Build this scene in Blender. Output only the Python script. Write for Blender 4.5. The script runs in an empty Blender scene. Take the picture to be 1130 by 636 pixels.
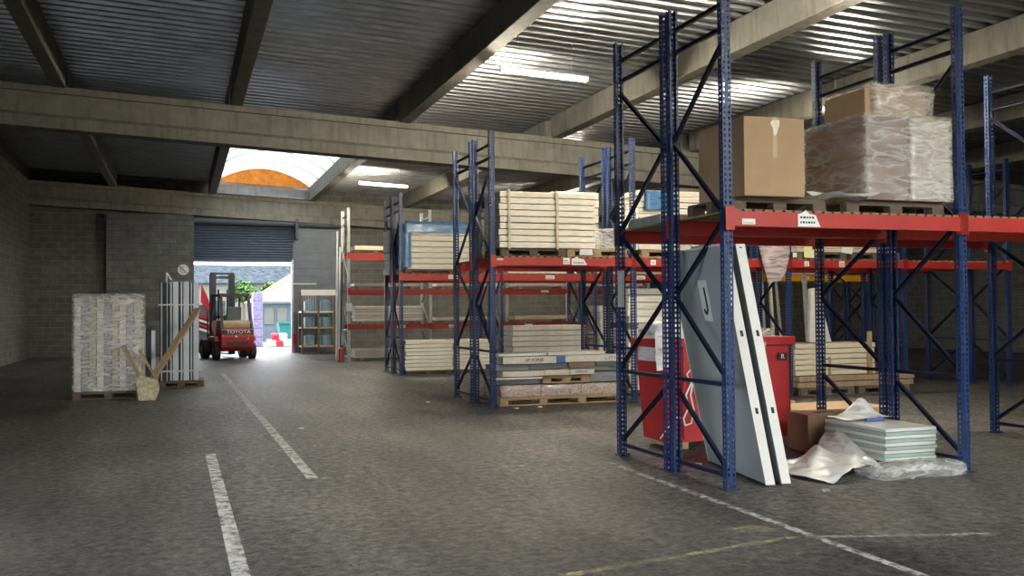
import bpy, bmesh, math, random
from mathutils import Vector, Matrix, noise
rnd = random.Random(7)
SC = bpy.context.scene
COL = SC.collection
PI = math.pi

# ------------------------------------------------------------------ camera
F = 1080.0; HC = 1.6
def make_camera():
    cx, cy = 565.0, 318.0
    d = Vector((200-cx, -(345-cy), -F)).normalized()
    p2 = Vector((200-cx+1000, -(345-cy)+8, -F))
    u = p2.cross(d).normalized()
    if u.y < 0: u = -u
    r = d.cross(u)
    M = Matrix((r, d, u)).to_4x4()
    M.translation = Vector((0, 0, HC))
    cam = bpy.data.cameras.new('camera'); cam.sensor_width = 36; cam.lens = F*36/1130
    cam.clip_end = 400
    o = bpy.data.objects.new('camera', cam); COL.objects.link(o); o.matrix_world = M
    SC.camera = o
make_camera()

# ------------------------------------------------------------------ materials
def newmat(name):
    m = bpy.data.materials.new(name); m.use_nodes = True
    nt = m.node_tree; b = nt.nodes['Principled BSDF']
    return m, nt, b
def N(nt, t, **kw):
    n = nt.nodes.new(t)
    for k, v in kw.items():
        if k in n.inputs: n.inputs[k].default_value = v
        else: setattr(n, k, v)
    return n
def L(nt, a, b): nt.links.new(a, b)
def ramp(nt, fac, stops):
    r = nt.nodes.new('ShaderNodeValToRGB'); L(nt, fac, r.inputs[0])
    e = r.color_ramp.elements
    while len(e) < len(stops): e.new(.5)
    for i, (p, c) in enumerate(stops):
        e[i].position = p; e[i].color = (*c, 1) if len(c) == 3 else c
    return r.outputs[0]
def mat(name, col, rough=.6, metal=0, var=.15, scale=6, bump=0, bscale=30, coords='Object', aniso=None, spec=.5):
    """base colour broken up by noise; optional bump"""
    m, nt, b = newmat(name)
    tc = N(nt, 'ShaderNodeTexCoord')
    mp = N(nt, 'ShaderNodeMapping'); L(nt, tc.outputs[coords], mp.inputs[0])
    if aniso: mp.inputs['Scale'].default_value = aniso
    n = N(nt, 'ShaderNodeTexNoise', Scale=scale, Detail=5.0, Roughness=.6); L(nt, mp.outputs[0], n.inputs['Vector'])
    lo = tuple(c*(1-var) for c in col); hi = tuple(min(1, c*(1+var)) for c in col)
    L(nt, ramp(nt, n.outputs['Fac'], [(.3, lo), (.7, hi)]), b.inputs['Base Color'])
    b.inputs['Roughness'].default_value = rough; b.inputs['Metallic'].default_value = metal
    b.inputs['Specular IOR Level'].default_value = spec
    if bump:
        n2 = N(nt, 'ShaderNodeTexNoise', Scale=bscale, Detail=6.0); L(nt, mp.outputs[0], n2.inputs['Vector'])
        bp = N(nt, 'ShaderNodeBump', Strength=bump, Distance=.02); L(nt, n2.outputs['Fac'], bp.inputs['Height'])
        L(nt, bp.outputs[0], b.inputs['Normal'])
    return m
def emis(name, col, s):
    m, nt, b = newmat(name)
    b.inputs['Emission Color'].default_value = (*col, 1); b.inputs['Emission Strength'].default_value = s
    b.inputs['Base Color'].default_value = (.9, .9, .9, 1)
    return m

def mat_post(name, col, rough=.4):
    """sheet steel with two columns of slots in the face and one in each side"""
    m = mat(name, col, rough, .1, .2, 5)
    nt = m.node_tree; b = nt.nodes['Principled BSDF']; out = nt.nodes['Material Output']
    tc = N(nt, 'ShaderNodeTexCoord'); s = N(nt, 'ShaderNodeSeparateXYZ'); L(nt, tc.outputs['Object'], s.inputs[0])
    sn = N(nt, 'ShaderNodeSeparateXYZ'); L(nt, tc.outputs['Normal'], sn.inputs[0])
    def M(op, a, bb=None, c=None):
        n = nt.nodes.new('ShaderNodeMath'); n.operation = op
        for i, v in enumerate((a, bb, c)):
            if v is None: continue
            if isinstance(v, (int, float)): n.inputs[i].default_value = v
            else: L(nt, v, n.inputs[i])
        return n.outputs[0]
    zf = M('DIVIDE', M('SUBTRACT', M('FRACT', M('DIVIDE', s.outputs[2], .05)), .5), .30)
    fu = M('DIVIDE', M('SUBTRACT', M('ABSOLUTE', s.outputs[0]), .024), .0105)
    su = M('DIVIDE', M('SUBTRACT', s.outputs[1], .034), .0135)
    isx = M('GREATER_THAN', M('ABSOLUTE', sn.outputs[0]), .5)
    u = M('ADD', M('MULTIPLY', isx, su), M('MULTIPLY', M('SUBTRACT', 1.0, isx), fu))
    d2 = M('ADD', M('MULTIPLY', u, u), M('MULTIPLY', zf, zf))
    hole = M('LESS_THAN', d2, 1.0)
    top = M('LESS_THAN', M('ABSOLUTE', sn.outputs[2]), .5)
    hole = M('MULTIPLY', hole, top)
    tr = N(nt, 'ShaderNodeBsdfTransparent'); mx = N(nt, 'ShaderNodeMixShader')
    L(nt, hole, mx.inputs[0]); L(nt, b.outputs[0], mx.inputs[1]); L(nt, tr.outputs[0], mx.inputs[2])
    L(nt, mx.outputs[0], out.inputs['Surface'])
    return m

def mat_film(name, col=(.85, .87, .88), dens=.45, rough=.12):
    """clear crumpled plastic film"""
    m, nt, b = newmat(name); out = nt.nodes['Material Output']
    b.inputs['Base Color'].default_value = (*col, 1); b.inputs['Roughness'].default_value = rough
    b.inputs['Specular IOR Level'].default_value = .8
    tc = N(nt, 'ShaderNodeTexCoord')
    mp = N(nt, 'ShaderNodeMapping'); L(nt, tc.outputs['Object'], mp.inputs[0]); mp.inputs['Scale'].default_value = (.9, .9, 3.6); mp.inputs['Rotation'].default_value = (.25, .3, 0)
    w = N(nt, 'ShaderNodeTexNoise', Scale=3.2, Detail=2.5, Distortion=.5); L(nt, mp.outputs[0], w.inputs['Vector'])
    bp = N(nt, 'ShaderNodeBump', Strength=.35, Distance=.06); L(nt, w.outputs['Fac'], bp.inputs['Height']); L(nt, bp.outputs[0], b.inputs['Normal'])
    sub = N(nt, 'ShaderNodeMath', operation='SUBTRACT'); L(nt, w.outputs['Fac'], sub.inputs[0]); sub.inputs[1].default_value = .5
    ab = N(nt, 'ShaderNodeMath', operation='ABSOLUTE'); L(nt, sub.outputs[0], ab.inputs[0])
    f = ramp(nt, ab.outputs[0], [(.0, (min(1, dens*2.0),)*3), (.03, (min(1, dens*1.4),)*3), (.09, (dens,)*3), (.2, (dens*.6,)*3)])  # highlights along the creases put into the opacity as paler streaks
    tr = N(nt, 'ShaderNodeBsdfTransparent'); mx = N(nt, 'ShaderNodeMixShader')
    L(nt, f, mx.inputs[0]); L(nt, tr.outputs[0], mx.inputs[1]); L(nt, b.outputs[0], mx.inputs[2]); L(nt, mx.outputs[0], out.inputs['Surface'])
    return m

def mat_concrete(name, col, scale=2.0, var=.25):
    m, nt, b = newmat(name)
    tc = N(nt, 'ShaderNodeTexCoord')
    n = N(nt, 'ShaderNodeTexNoise', Scale=scale, Detail=9.0, Roughness=.7); L(nt, tc.outputs['Object'], n.inputs['Vector'])
    mp = N(nt, 'ShaderNodeMapping'); L(nt, tc.outputs['Object'], mp.inputs[0]); mp.inputs['Scale'].default_value = (3, 3, .3)
    st = N(nt, 'ShaderNodeTexNoise', Scale=3.0, Detail=4.0); L(nt, mp.outputs[0], st.inputs['Vector'])
    c1 = ramp(nt, n.outputs['Fac'], [(.3, tuple(c*(1-var) for c in col)), (.7, tuple(c*(1+var) for c in col))])
    c2 = ramp(nt, st.outputs['Fac'], [(.35, (.72, .7, .68)), (.5, (1, 1, 1))])
    mx = N(nt, 'ShaderNodeMix', data_type='RGBA', blend_type='MULTIPLY'); mx.inputs[0].default_value = .8
    L(nt, c1, mx.inputs[6]); L(nt, c2, mx.inputs[7]); L(nt, mx.outputs[2], b.inputs['Base Color'])
    b.inputs['Roughness'].default_value = .85
    bp = N(nt, 'ShaderNodeBump', Strength=.25, Distance=.02); L(nt, n.outputs['Fac'], bp.inputs['Height']); L(nt, bp.outputs[0], b.inputs['Normal'])
    return m

def mat_blocks(name, col, mortar):
    m, nt, b = newmat(name)
    tc = N(nt, 'ShaderNodeTexCoord')
    sep = N(nt, 'ShaderNodeSeparateXYZ'); L(nt, tc.outputs['Object'], sep.inputs[0])
    add = N(nt, 'ShaderNodeMath', operation='ADD'); L(nt, sep.outputs[0], add.inputs[0]); L(nt, sep.outputs[1], add.inputs[1])
    cmb = N(nt, 'ShaderNodeCombineXYZ'); L(nt, add.outputs[0], cmb.inputs[0]); L(nt, sep.outputs[2], cmb.inputs[1])
    br = N(nt, 'ShaderNodeTexBrick', Scale=1.0); L(nt, cmb.outputs[0], br.inputs['Vector'])
    br.inputs['Brick Width'].default_value = .5; br.inputs['Row Height'].default_value = .22; br.inputs['Mortar Size'].default_value = .012
    br.inputs['Color1'].default_value = (*col, 1); br.inputs['Color2'].default_value = (*[c*.75 for c in col], 1); br.inputs['Mortar'].default_value = (*mortar, 1)
    n = N(nt, 'ShaderNodeTexNoise', Scale=3.0, Detail=8.0); L(nt, tc.outputs['Object'], n.inputs['Vector'])
    mx = N(nt, 'ShaderNodeMix', data_type='RGBA', blend_type='MULTIPLY'); mx.inputs[0].default_value = .7
    L(nt, br.outputs['Color'], mx.inputs[6]); L(nt, ramp(nt, n.outputs['Fac'], [(.3, (.6, .6, .6)), (.65, (1, 1, 1))]), mx.inputs[7])
    L(nt, mx.outputs[2], b.inputs['Base Color']); b.inputs['Roughness'].default_value = .9
    bp = N(nt, 'ShaderNodeBump', Strength=.5, Distance=.02); L(nt, br.outputs['Fac'], bp.inputs['Height']); bp.invert = True; L(nt, bp.outputs[0], b.inputs['Normal'])
    return m

def mat_floor():
    m, nt, b = newmat('worn asphalt floor')
    tc = N(nt, 'ShaderNodeTexCoord')
    big = N(nt, 'ShaderNodeTexNoise', Scale=.35, Detail=5.0, Roughness=.6); L(nt, tc.outputs['Object'], big.inputs['Vector'])
    mp = N(nt, 'ShaderNodeMapping'); L(nt, tc.outputs['Object'], mp.inputs[0]); mp.inputs['Scale'].default_value = (1.6, .22, 1)
    trk = N(nt, 'ShaderNodeTexNoise', Scale=1.1, Detail=5.0); L(nt, mp.outputs[0], trk.inputs['Vector'])
    fine = N(nt, 'ShaderNodeTexNoise', Scale=11.0, Detail=10.0, Roughness=.9); L(nt, tc.outputs['Object'], fine.inputs['Vector'])
    sp = N(nt, 'ShaderNodeTexVoronoi', Scale=55.0); L(nt, tc.outputs['Object'], sp.inputs['Vector'])
    c1 = ramp(nt, big.outputs['Fac'], [(.35, (.058, .057, .057)), (.5, (.098, .094, .089)), (.62, (.145, .138, .128))])
    c2 = ramp(nt, trk.outputs['Fac'], [(.38, (.62, .62, .63)), (.5, (.95, .95, .95)), (.62, (1.2, 1.18, 1.15))])
    c3 = ramp(nt, fine.outputs['Fac'], [(.42, (.30, .30, .31)), (.5, (.85, .85, .85)), (.58, (1.35, 1.33, 1.30))])
    c4 = ramp(nt, sp.outputs['Distance'], [(.0, (1, 1, 1)), (.12, (.3, .3, .3)), (.5, (0, 0, 0))])
    m1 = N(nt, 'ShaderNodeMix', data_type='RGBA', blend_type='MULTIPLY'); m1.inputs[0].default_value = 1
    L(nt, c1, m1.inputs[6]); L(nt, c2, m1.inputs[7])
    m2 = N(nt, 'ShaderNodeMix', data_type='RGBA', blend_type='MULTIPLY'); m2.inputs[0].default_value = 1
    L(nt, m1.outputs[2], m2.inputs[6]); L(nt, c3, m2.inputs[7])
    m3 = N(nt, 'ShaderNodeMix', data_type='RGBA', blend_type='ADD'); m3.inputs[0].default_value = .10
    L(nt, m2.outputs[2], m3.inputs[6]); L(nt, c4, m3.inputs[7])
    L(nt, m3.outputs[2], b.inputs['Base Color'])
    b.inputs['Specular IOR Level'].default_value = .35
    r = ramp(nt, fine.outputs['Fac'], [(.40, (.72,)*3), (.60, (.28,)*3)])
    L(nt, r, b.inputs['Roughness'])
    bp = N(nt, 'ShaderNodeBump', Strength=.9, Distance=.02); L(nt, fine.outputs['Fac'], bp.inputs['Height']); L(nt, bp.outputs[0], b.inputs['Normal'])
    return m

def mat_paint(name, col, cover=.5):
    m, nt, b = newmat(name); out = nt.nodes['Material Output']
    b.inputs['Base Color'].default_value = (*col, 1); b.inputs['Roughness'].default_value = .7
    tc = N(nt, 'ShaderNodeTexCoord')
    n = N(nt, 'ShaderNodeTexNoise', Scale=9.0, Detail=9.0, Roughness=.75); L(nt, tc.outputs['Object'], n.inputs['Vector'])
    f = ramp(nt, n.outputs['Fac'], [(cover-.09, (1, 1, 1)), (cover+.09, (.12, .12, .12))])
    tr = N(nt, 'ShaderNodeBsdfTransparent'); mx = N(nt, 'ShaderNodeMixShader')
    L(nt, f, mx.inputs[0]); L(nt, tr.outputs[0], mx.inputs[1]); L(nt, b.outputs[0], mx.inputs[2]); L(nt, mx.outputs[0], out.inputs['Surface'])
    return m

M = {}
M['floor'] = mat_floor()
M['line'] = mat_paint('worn white paint', (.66, .66, .64), .53)
M['line2'] = mat_paint('thin worn white paint', (.52, .52, .50), .50)
M['faint'] = mat_paint('faded white paint', (.5, .5, .48), .45)
M['yellow_line'] = mat_paint('faded yellow paint', (.45, .42, .25), .43)
M['concrete'] = mat_concrete('cast concrete', (.205, .198, .172))
M['concrete2'] = mat_concrete('grey concrete', (.26, .265, .26))
M['blocks'] = mat_blocks('concrete block wall', (.165, .16, .14), (.23, .22, .195))
M['blocks2'] = mat_blocks('pale block pier', (.175, .18, .175), (.10, .10, .10))
M['deck'] = mat('galvanised roof sheet', (.29, .31, .335), .34, .85, .25, 3, .12, 14, aniso=(.6, 3, 1))
M['cladding'] = mat('grey steel cladding', (.13, .15, .18), .5, .3, .15, 2)
M['shutter'] = mat('blue grey shutter', (.09, .115, .165), .45, .3, .12, 2)
M['blue'] = mat('blue enamel', (.022, .055, .20), .42, .1, .25, 7)
M['bluepost'] = mat_post('blue perforated steel', (.012, .036, .125))
M['navy'] = mat('dark navy enamel', (.010, .017, .045), .45, .1, .2, 7)
M['galv'] = mat_post('galvanised perforated steel', (.55, .56, .55), .4)
M['galvs'] = mat('galvanised steel', (.5, .51, .5), .4, .5, .2, 9)
M['red'] = mat('red enamel', (.42, .03, .022), .45, 0, .12, 5)
M['yellow'] = mat('yellow enamel', (.75, .36, .01), .45, 0, .1, 5)
M['slat'] = mat('deck timber', (.26, .18, .10), .8, 0, .3, 6, aniso=(8, 1, 8))
M['wood'] = mat('pallet timber', (.40, .28, .16), .8, 0, .3, 5, .2, 20, aniso=(1, 8, 8))
M['wooddark'] = mat('weathered pallet timber', (.13, .10, .07), .85, 0, .3, 5, .2, 20, aniso=(1, 8, 8))  # pallet timber in a darker tone
M['cream'] = mat('cream board edge', (.82, .77, .66), .6, 0, .2, 4, aniso=(.6, 1, 9))
M['creamb'] = mat('printed cream wrapping', (.84, .79, .68), .5, 0, .16, 7, .3, 10, aniso=(.8, 1, 5))
M['pinewrap'] = mat('pale pine board', (.68, .60, .44), .6, 0, .2, 5, aniso=(.8, 1, 10))
M['white'] = mat('white lacquer', (.72, .71, .66), .4, 0, .05, 3)
M['offwhite'] = mat('off-white carton', (.62, .60, .54), .6, 0, .12, 8)
M['panelgrey'] = mat('grey panel skin', (.31, .345, .36), .35, 0, .05, 2)
M['card'] = mat('brown cardboard', (.42, .28, .16), .8, 0, .08, 3)
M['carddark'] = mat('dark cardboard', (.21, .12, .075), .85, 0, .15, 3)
M['tape'] = mat('packing tape', (.50, .36, .22), .25, 0, .05, 3)
M['tape2'] = mat('torn tape patch', (.75, .62, .5), .3, 0, .2, 30)
M['film'] = mat_film('stretch film', (.78, .78, .76), dens=.26)
M['filmd'] = mat_film('dense stretch film', (.72, .68, .62), dens=.38)
M['filmw'] = mat_film('milky film', (.74, .74, .74), .88, .3)
M['filmblue'] = mat_film('blue printed film', (.10, .25, .50), .85, .25)
M['filmpink'] = mat_film('pinkish film', (.62, .50, .50), .7, .2)
M['skip'] = mat('red skip paint', (.42, .022, .025), .5, 0, .18, 3)
M['black'] = mat('black rubber', (.02, .02, .022), .7, 0, .2, 8)
M['darkmetal'] = mat('dark painted metal', (.045, .05, .06), .45, .2, .2, 8)
M['liftred'] = mat('forklift red paint', (.36, .03, .03), .35, 0, .1, 4)
M['tan'] = mat('tan vinyl', (.40, .33, .20), .6, 0, .15, 6)
M['seatgrey'] = mat('grey vinyl', (.12, .14, .15), .6, 0, .1, 6)
M['text'] = mat('white lettering', (.85, .85, .85), .5, 0, .02, 3)
M['ink'] = mat('black ink', (.015, .015, .015), .6, 0, .02, 3)
M['paper'] = mat('white paper', (.82, .82, .80), .8, 0, .04, 20)
M['yellowpaper'] = mat('pale yellow paper', (.80, .76, .42), .8, 0, .05, 20)
M['profile'] = mat('white aluminium profile', (.50, .55, .60), .35, .1, .08, 4)
M['gap'] = mat('dark plastic profile', (.02, .025, .03), .5, 0, .2, 5)
M['plank'] = mat('dusty plank', (.34, .25, .155), .85, 0, .3, 7, .2, 20, aniso=(6, 6, 1))
M['straw'] = mat('pale torn cardboard', (.42, .38, .26), .8, 0, .35, 18)
M['brickpk'] = mat('printed pink packaging', (.45, .30, .26), .5, 0, .65, 22)
M['greycar'] = mat('grey wrapped profile', (.22, .23, .25), .35, 0, .3, 6, aniso=(.6, 4, 4))
M['bluecar'] = mat('blue printed carton', (.05, .16, .40), .5, 0, .2, 9)
M['green'] = mat('grey green glass edge', (.32, .39, .37), .3, 0, .15, 6)
M['glasst'] = mat('white interleaf sheet', (.58, .60, .57), .4, 0, .06, 4)
M['bluebit'] = mat('blue plastic', (.07, .15, .42), .4, 0, .1, 6)
M['cord'] = mat('white cord', (.75, .75, .72), .6, 0, .05, 6)
M['extred'] = mat('extinguisher red', (.55, .03, .02), .3, 0, .05, 3)
M['orange'] = mat('orange boarding', (.80, .26, .03), .8, 0, .3, 4)
M['tube'] = emis('warm fluorescent tube', (1, .90, .71), 360)
M['bottle'] = mat('pale blue plastic', (.17, .28, .34), .3, 0, .15, 6)
M['outground'] = mat_concrete('pale yard paving', (.085, .10, .11), 1.0, .12)
M['slate'] = mat('blue grey roof tiles', (.045, .055, .065), 1, 0, .5, 3, aniso=(1, 1, 1), spec=0)
M['render'] = mat('pale render', (.12, .12, .105), .9, 0, .08, 2)
M['renderblue'] = mat('grey blue boarding', (.07, .10, .12), .8, 0, .15, 4)
M['leaf'] = mat('leaf green', (.06, .13, .025), .7, 0, .5, 9)
M['bark'] = mat('bark', (.12, .09, .06), .9, 0, .3, 9)
M['teal'] = mat('teal enamel', (.02, .15, .15), .5, 0, .15, 4)
M['lilac'] = mat('lilac packaging', (.22, .19, .32), .5, 0, .4, 8)
M['redsheet'] = mat('red tarpaulin', (.55, .02, .035), .5, 0, .12, 4)

# ------------------------------------------------------------------ mesh builder
class MB:
    def __init__(s): s.v = []; s.f = []; s.T = Matrix()
    def add(s, vs, fs):
        k = len(s.v); s.v += [tuple(s.T @ Vector(p)) for p in vs]; s.f += [tuple(i+k for i in f) for f in fs]; return s
    def box(s, x0, x1, y0, y1, z0, z1):
        return s.add([(x0,y0,z0),(x1,y0,z0),(x1,y1,z0),(x0,y1,z0),(x0,y0,z1),(x1,y0,z1),(x1,y1,z1),(x0,y1,z1)],
                     [(0,3,2,1),(4,5,6,7),(0,1,5,4),(1,2,6,5),(2,3,7,6),(3,0,4,7)])
    def hexa(s, b, t):
        """eight-corner block: four bottom then four top corners, both anticlockwise"""
        return s.add(list(b)+list(t), [(0,3,2,1),(4,5,6,7),(0,1,5,4),(1,2,6,5),(2,3,7,6),(3,0,4,7)])
    def bar(s, p, q, w, d=None, up=(0,0,1)):
        p, q = Vector(p), Vector(q); a = (q-p).normalized(); u = Vector(up)
        if abs(a.dot(u)) > .98: u = Vector((0,1,0))
        r = a.cross(u).normalized()*(w/2); n = r.cross(a).normalized()*((d or w)/2)
        return s.hexa([p-r-n, p+r-n, p+r+n, p-r+n], [q-r-n, q+r-n, q+r+n, q-r+n])
    def tube(s, p, q, r, r2=None, n=12):
        p, q = Vector(p), Vector(q); r2 = r if r2 is None else r2
        a = (q-p).normalized(); u = Vector((0,0,1)) if abs(a.z) < .95 else Vector((1,0,0))
        e1 = a.cross(u).normalized(); e2 = a.cross(e1)
        vs = []
        for c, rr in ((p, r), (q, r2)):
            for i in range(n):
                t = 2*PI*i/n; vs.append(c+(e1*math.cos(t)+e2*math.sin(t))*rr)
        fs = [(i, (i+1) % n, n+(i+1) % n, n+i) for i in range(n)]+[tuple(range(n))[::-1], tuple(range(n, 2*n))]
        return s.add(vs, fs)
    def path(s, pts, r, n=8):
        for a, b in zip(pts, pts[1:]): s.tube(a, b, r, n=n)
        return s
    def prism(s, poly, x0, x1, axis='x'):
        """poly of 2D points extruded along an axis"""
        def P(a, b, c): return {'x': (c, a, b), 'y': (a, c, b), 'z': (a, b, c)}[axis]
        n = len(poly)
        vs = [P(a, b, x0) for a, b in poly]+[P(a, b, x1) for a, b in poly]
        return s.add(vs, [tuple(range(n))[::-1], tuple(range(n, 2*n))]+[(i, (i+1) % n, n+(i+1) % n, n+i) for i in range(n)])
    def data(s, name, m, smooth=False):
        me = bpy.data.meshes.new(name); me.from_pydata(s.v, [], s.f); me.materials.append(M[m] if isinstance(m, str) else m)
        bm = bmesh.new(); bm.from_mesh(me); bmesh.ops.recalc_face_normals(bm, faces=bm.faces); bm.to_mesh(me); bm.free()
        if smooth:
            for p in me.polygons: p.use_smooth = True
        return me
    def build(s, name, m, parent=None, bevel=0, smooth=False, loc=None):
        return obj(name, s.data(name, m, smooth), parent, bevel, loc)
def obj(name, me, parent=None, bevel=0, loc=None, rz=0):
    o = bpy.data.objects.new(name, me); COL.objects.link(o)
    if parent: o.parent = parent
    if loc: o.location = loc
    if rz: o.rotation_euler.z = rz
    if bevel:
        b = o.modifiers.new('bevel', 'BEVEL'); b.width = bevel; b.segments = 2; b.limit_method = 'ANGLE'
    return o
def tag(o, label, cat, group=None, kind=None):
    o['label'] = label; o['category'] = cat
    if group: o['group'] = group
    if kind: o['kind'] = kind
    return o
def thing(name, label, cat, loc=(0,0,0), rz=0, group=None):
    o = bpy.data.objects.new(name, None); COL.objects.link(o); o.location = loc; o.rotation_euler.z = rz
    o.empty_display_size = .1
    return tag(o, label, cat, group)
def struct(o): o['kind'] = 'structure'; return o
CACHE = {}
def cached(key, fn):
    if key not in CACHE: CACHE[key] = fn()
    return CACHE[key]
def text_mesh(s, size, extrude=.002, offset=0):
    c = bpy.data.curves.new('lettering', 'FONT'); c.body = s; c.size = size; c.extrude = extrude; c.offset = offset; c.align_x = 'CENTER'; c.align_y = 'CENTER'
    o = bpy.data.objects.new('lettering_source', c); COL.objects.link(o)
    dg = bpy.context.evaluated_depsgraph_get(); me = bpy.data.meshes.new_from_object(o.evaluated_get(dg))
    bpy.data.objects.remove(o); bpy.data.curves.remove(c)
    return me
def lettering(name, s, size, m, loc, rot, parent, sx=1):
    me = text_mesh(s, size); me.materials.clear(); me.materials.append(M[m])
    o = bpy.data.objects.new(name, me); COL.objects.link(o); o.parent = parent; o.location = loc; o.rotation_euler = rot; o.scale = (sx, 1, 1)
    return o

# ------------------------------------------------------------------ the hall
XL, XR, YB, YE = -5.2, 27.0, -16.0, 39.0     # left / right wall, behind camera, end wall
SL = -.047                                    # roof falls to the right
def rz_(x, z0): return z0 + SL*x

fl = MB().box(XL-.3, XR+.3, YB-.3, YE+.35, -.2, 0).build('floor', 'floor'); struct(fl)
def line_quad(pts, m, name='painted_line'):
    b = MB(); n = len(pts)//2
    vs = [(x, y, .004) for x, y in pts]
    b.add(vs, [tuple(range(len(vs)))]); return b.build(name, m, fl)
def stripe(p, q, w, m):
    p, q = Vector(p), Vector(q); a = (q-p).normalized(); r = Vector((a.y, -a.x))*w/2
    return line_quad([tuple(p-r), tuple(p+r), tuple(q+r), tuple(q-r)], m)
o = stripe((1.19, 9.5), (1.02, 26.5), .11, 'line')
o = stripe((.31, 11.6), (.36, 3.5), .11, 'line')
o = stripe((4.21, 9.4), (4.15, 3.0), .075, 'line2')
stripe((1.19, 9.48), (4.1, 9.5), .06, 'faint')
stripe((.55, 11.3), (2.1, 12.1), .06, 'faint')
o = stripe((1.9, 5.45), (4.05, 5.86), .08, 'yellow_line'); o['label'] = 'faded yellow painted line'
stripe((4.1, 5.83), (5.4, 5.45), .07, 'faint')
o = stripe((3.75, 6.15), (4.05, 6.2), .22, 'yellow_line'); o['label'] = 'faded yellow paint patch'

RL = [(1.2, 4.86, -13.0, 0.0), (8.72, 12.3, -13.0, 4.6)]  # extents of the unseen rooflights added for foreground light
def mat_added_rooflight():
    m, nt, b = newmat('translucent rooflight sheet'); out = nt.nodes['Material Output']
    tl = N(nt, 'ShaderNodeBsdfTranslucent'); tl.inputs[0].default_value = (.85, .87, .85, 1)
    L(nt, tl.outputs[0], out.inputs['Surface']); return m
M['added_rooflight'] = mat_added_rooflight()
def ceiling():
    # corrugated deck, one strip per rafter bay; ribs run across the hall
    raf = [-5.9+0.0, -2.23, 1.5-.22, 5.0, 8.72, 12.45, 16.2, 19.9, 23.6, 27.3]   # right edges
    W = .30
    b = MB()
    pitch = .32; prof = [(0, 0), (.11, 0), (.135, .07), (.295, .07), (.32, 0)]
    def strip(x0, x1, y0, y1, zt=6.62):
        vs = []; fs = []
        y = y0; k = 0; pts = []
        while y < y1-1e-6:
            for (py, pz) in prof[:-1]: pts.append((y+py, pz))
            y += pitch
        pts.append((y, 0))
        xs = [x0+(x1-x0)*i/6 for i in range(7)]
        for (py, pz) in pts:
            for x in xs: vs.append((x, py, rz_(x, zt)+pz))
        n = len(xs)
        for i in range(len(pts)-1):
            for j in range(n-1): fs.append((i*n+j, i*n+j+1, (i+1)*n+j+1, (i+1)*n+j))
        b.add(vs, fs)
    ZONES = [(XL-.3, 1.2, YB, YE), (1.2, 4.86, YB, -13.0), (1.2, 4.86, 0.0, 27.0), (4.86, 8.72, YB, YE), (8.72, 12.3, YB, -13.0), (8.72, 12.3, 4.6, YE), (12.3, XR+.3, YB, YE)]
    for zn in ZONES: strip(*zn)
    root = b.build('ceiling', 'deck'); struct(root)
    # roof skin above the deck so no light leaks
    s = MB()
    for (x0, x1, y0, y1) in ZONES:
        s.hexa([(x0,y0,rz_(x0,6.72)),(x1,y0,rz_(x1,6.72)),(x1,y1,rz_(x1,6.72)),(x0,y1,rz_(x0,6.72))],
               [(x0,y0,rz_(x0,6.8)),(x1,y0,rz_(x1,6.8)),(x1,y1,rz_(x1,6.8)),(x0,y1,rz_(x0,6.8))])
    s.build('roof_skin', 'concrete2', root)
    for i, xr in enumerate(raf):
        x0, x1 = xr-W, xr
        for (y0, y1) in ((YB, 5.0), (5.35, 21.9), (22.3, 38.7)):
            r = MB().hexa([(x0+.02,y0,rz_(x0,6.12)),(x1-.02,y0,rz_(x1,6.12)),(x1-.02,y1,rz_(x1,6.12)),(x0+.02,y1,rz_(x0,6.12))],
                          [(x0,y0,rz_(x0,6.62)),(x1,y0,rz_(x1,6.62)),(x1,y1,rz_(x1,6.62)),(x0,y1,rz_(x0,6.62))])
            r.build('rafter', 'concrete', root, bevel=.012)
    # main beams across the hall: web, bottom flange, top flange
    for Y in (5.17, 22.1, 38.75):
        m = MB(); x0, x1 = XL, XR
        for (ya, yb, za, zb) in ((-.13, .13, 5.53, 6.0), (-.23, .23, 5.27, 5.50), (-.22, .22, 6.0, 6.14)):
            m.hexa([(x0,Y+ya,rz_(x0,za)),(x1,Y+ya,rz_(x1,za)),(x1,Y+yb,rz_(x1,za)),(x0,Y+yb,rz_(x0,za))],
                   [(x0,Y+ya,rz_(x0,zb)),(x1,Y+ya,rz_(x1,zb)),(x1,Y+yb,rz_(x1,zb)),(x0,Y+yb,rz_(x0,zb))])
        # sloping shoulder between flange and web
        m.hexa([(x0,Y-.23,rz_(x0,5.50)),(x1,Y-.23,rz_(x1,5.50)),(x1,Y+.23,rz_(x1,5.50)),(x0,Y+.23,rz_(x0,5.50))],
               [(x0,Y-.13,rz_(x0,5.58)),(x1,Y-.13,rz_(x1,5.58)),(x1,Y+.13,rz_(x1,5.58)),(x0,Y+.13,rz_(x0,5.58))])
        m.build('concrete_beam', 'concrete', root)
    # unseen flat rooflights, added behind the photographer to brighten the foreground
    for i, (xa, xb, ya, yb) in enumerate(RL):
        gp = MB().hexa([(xa,ya,rz_(xa,6.70)),(xb,ya,rz_(xb,6.70)),(xb,yb,rz_(xb,6.70)),(xa,yb,rz_(xa,6.70))], [(xa,ya,rz_(xa,6.71)),(xb,ya,rz_(xb,6.71)),(xb,yb,rz_(xb,6.71)),(xa,yb,rz_(xa,6.71))]).build('window_%d' % (i+2), 'added_rooflight'); struct(gp)
    # vault skylight
    x0, x1 = 1.28, 4.78; y0, y1 = 27.0, 38.6; zb0, zb1 = rz_(x0, 6.62), rz_(x1, 6.62); rise = .62
    v = MB(); vs = []; fs = []; NA = 28; NY = 130
    for j in range(NY+1):
        y = y0+(y1-y0)*j/NY
        for i in range(NA+1):
            t = i/NA; x = x0+(x1-x0)*t; z = zb0+(zb1-zb0)*t+rise*math.sin(PI*t)**.8
            vs.append((x, y, z+.012*math.cos(2*PI*y/.8)))
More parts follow.
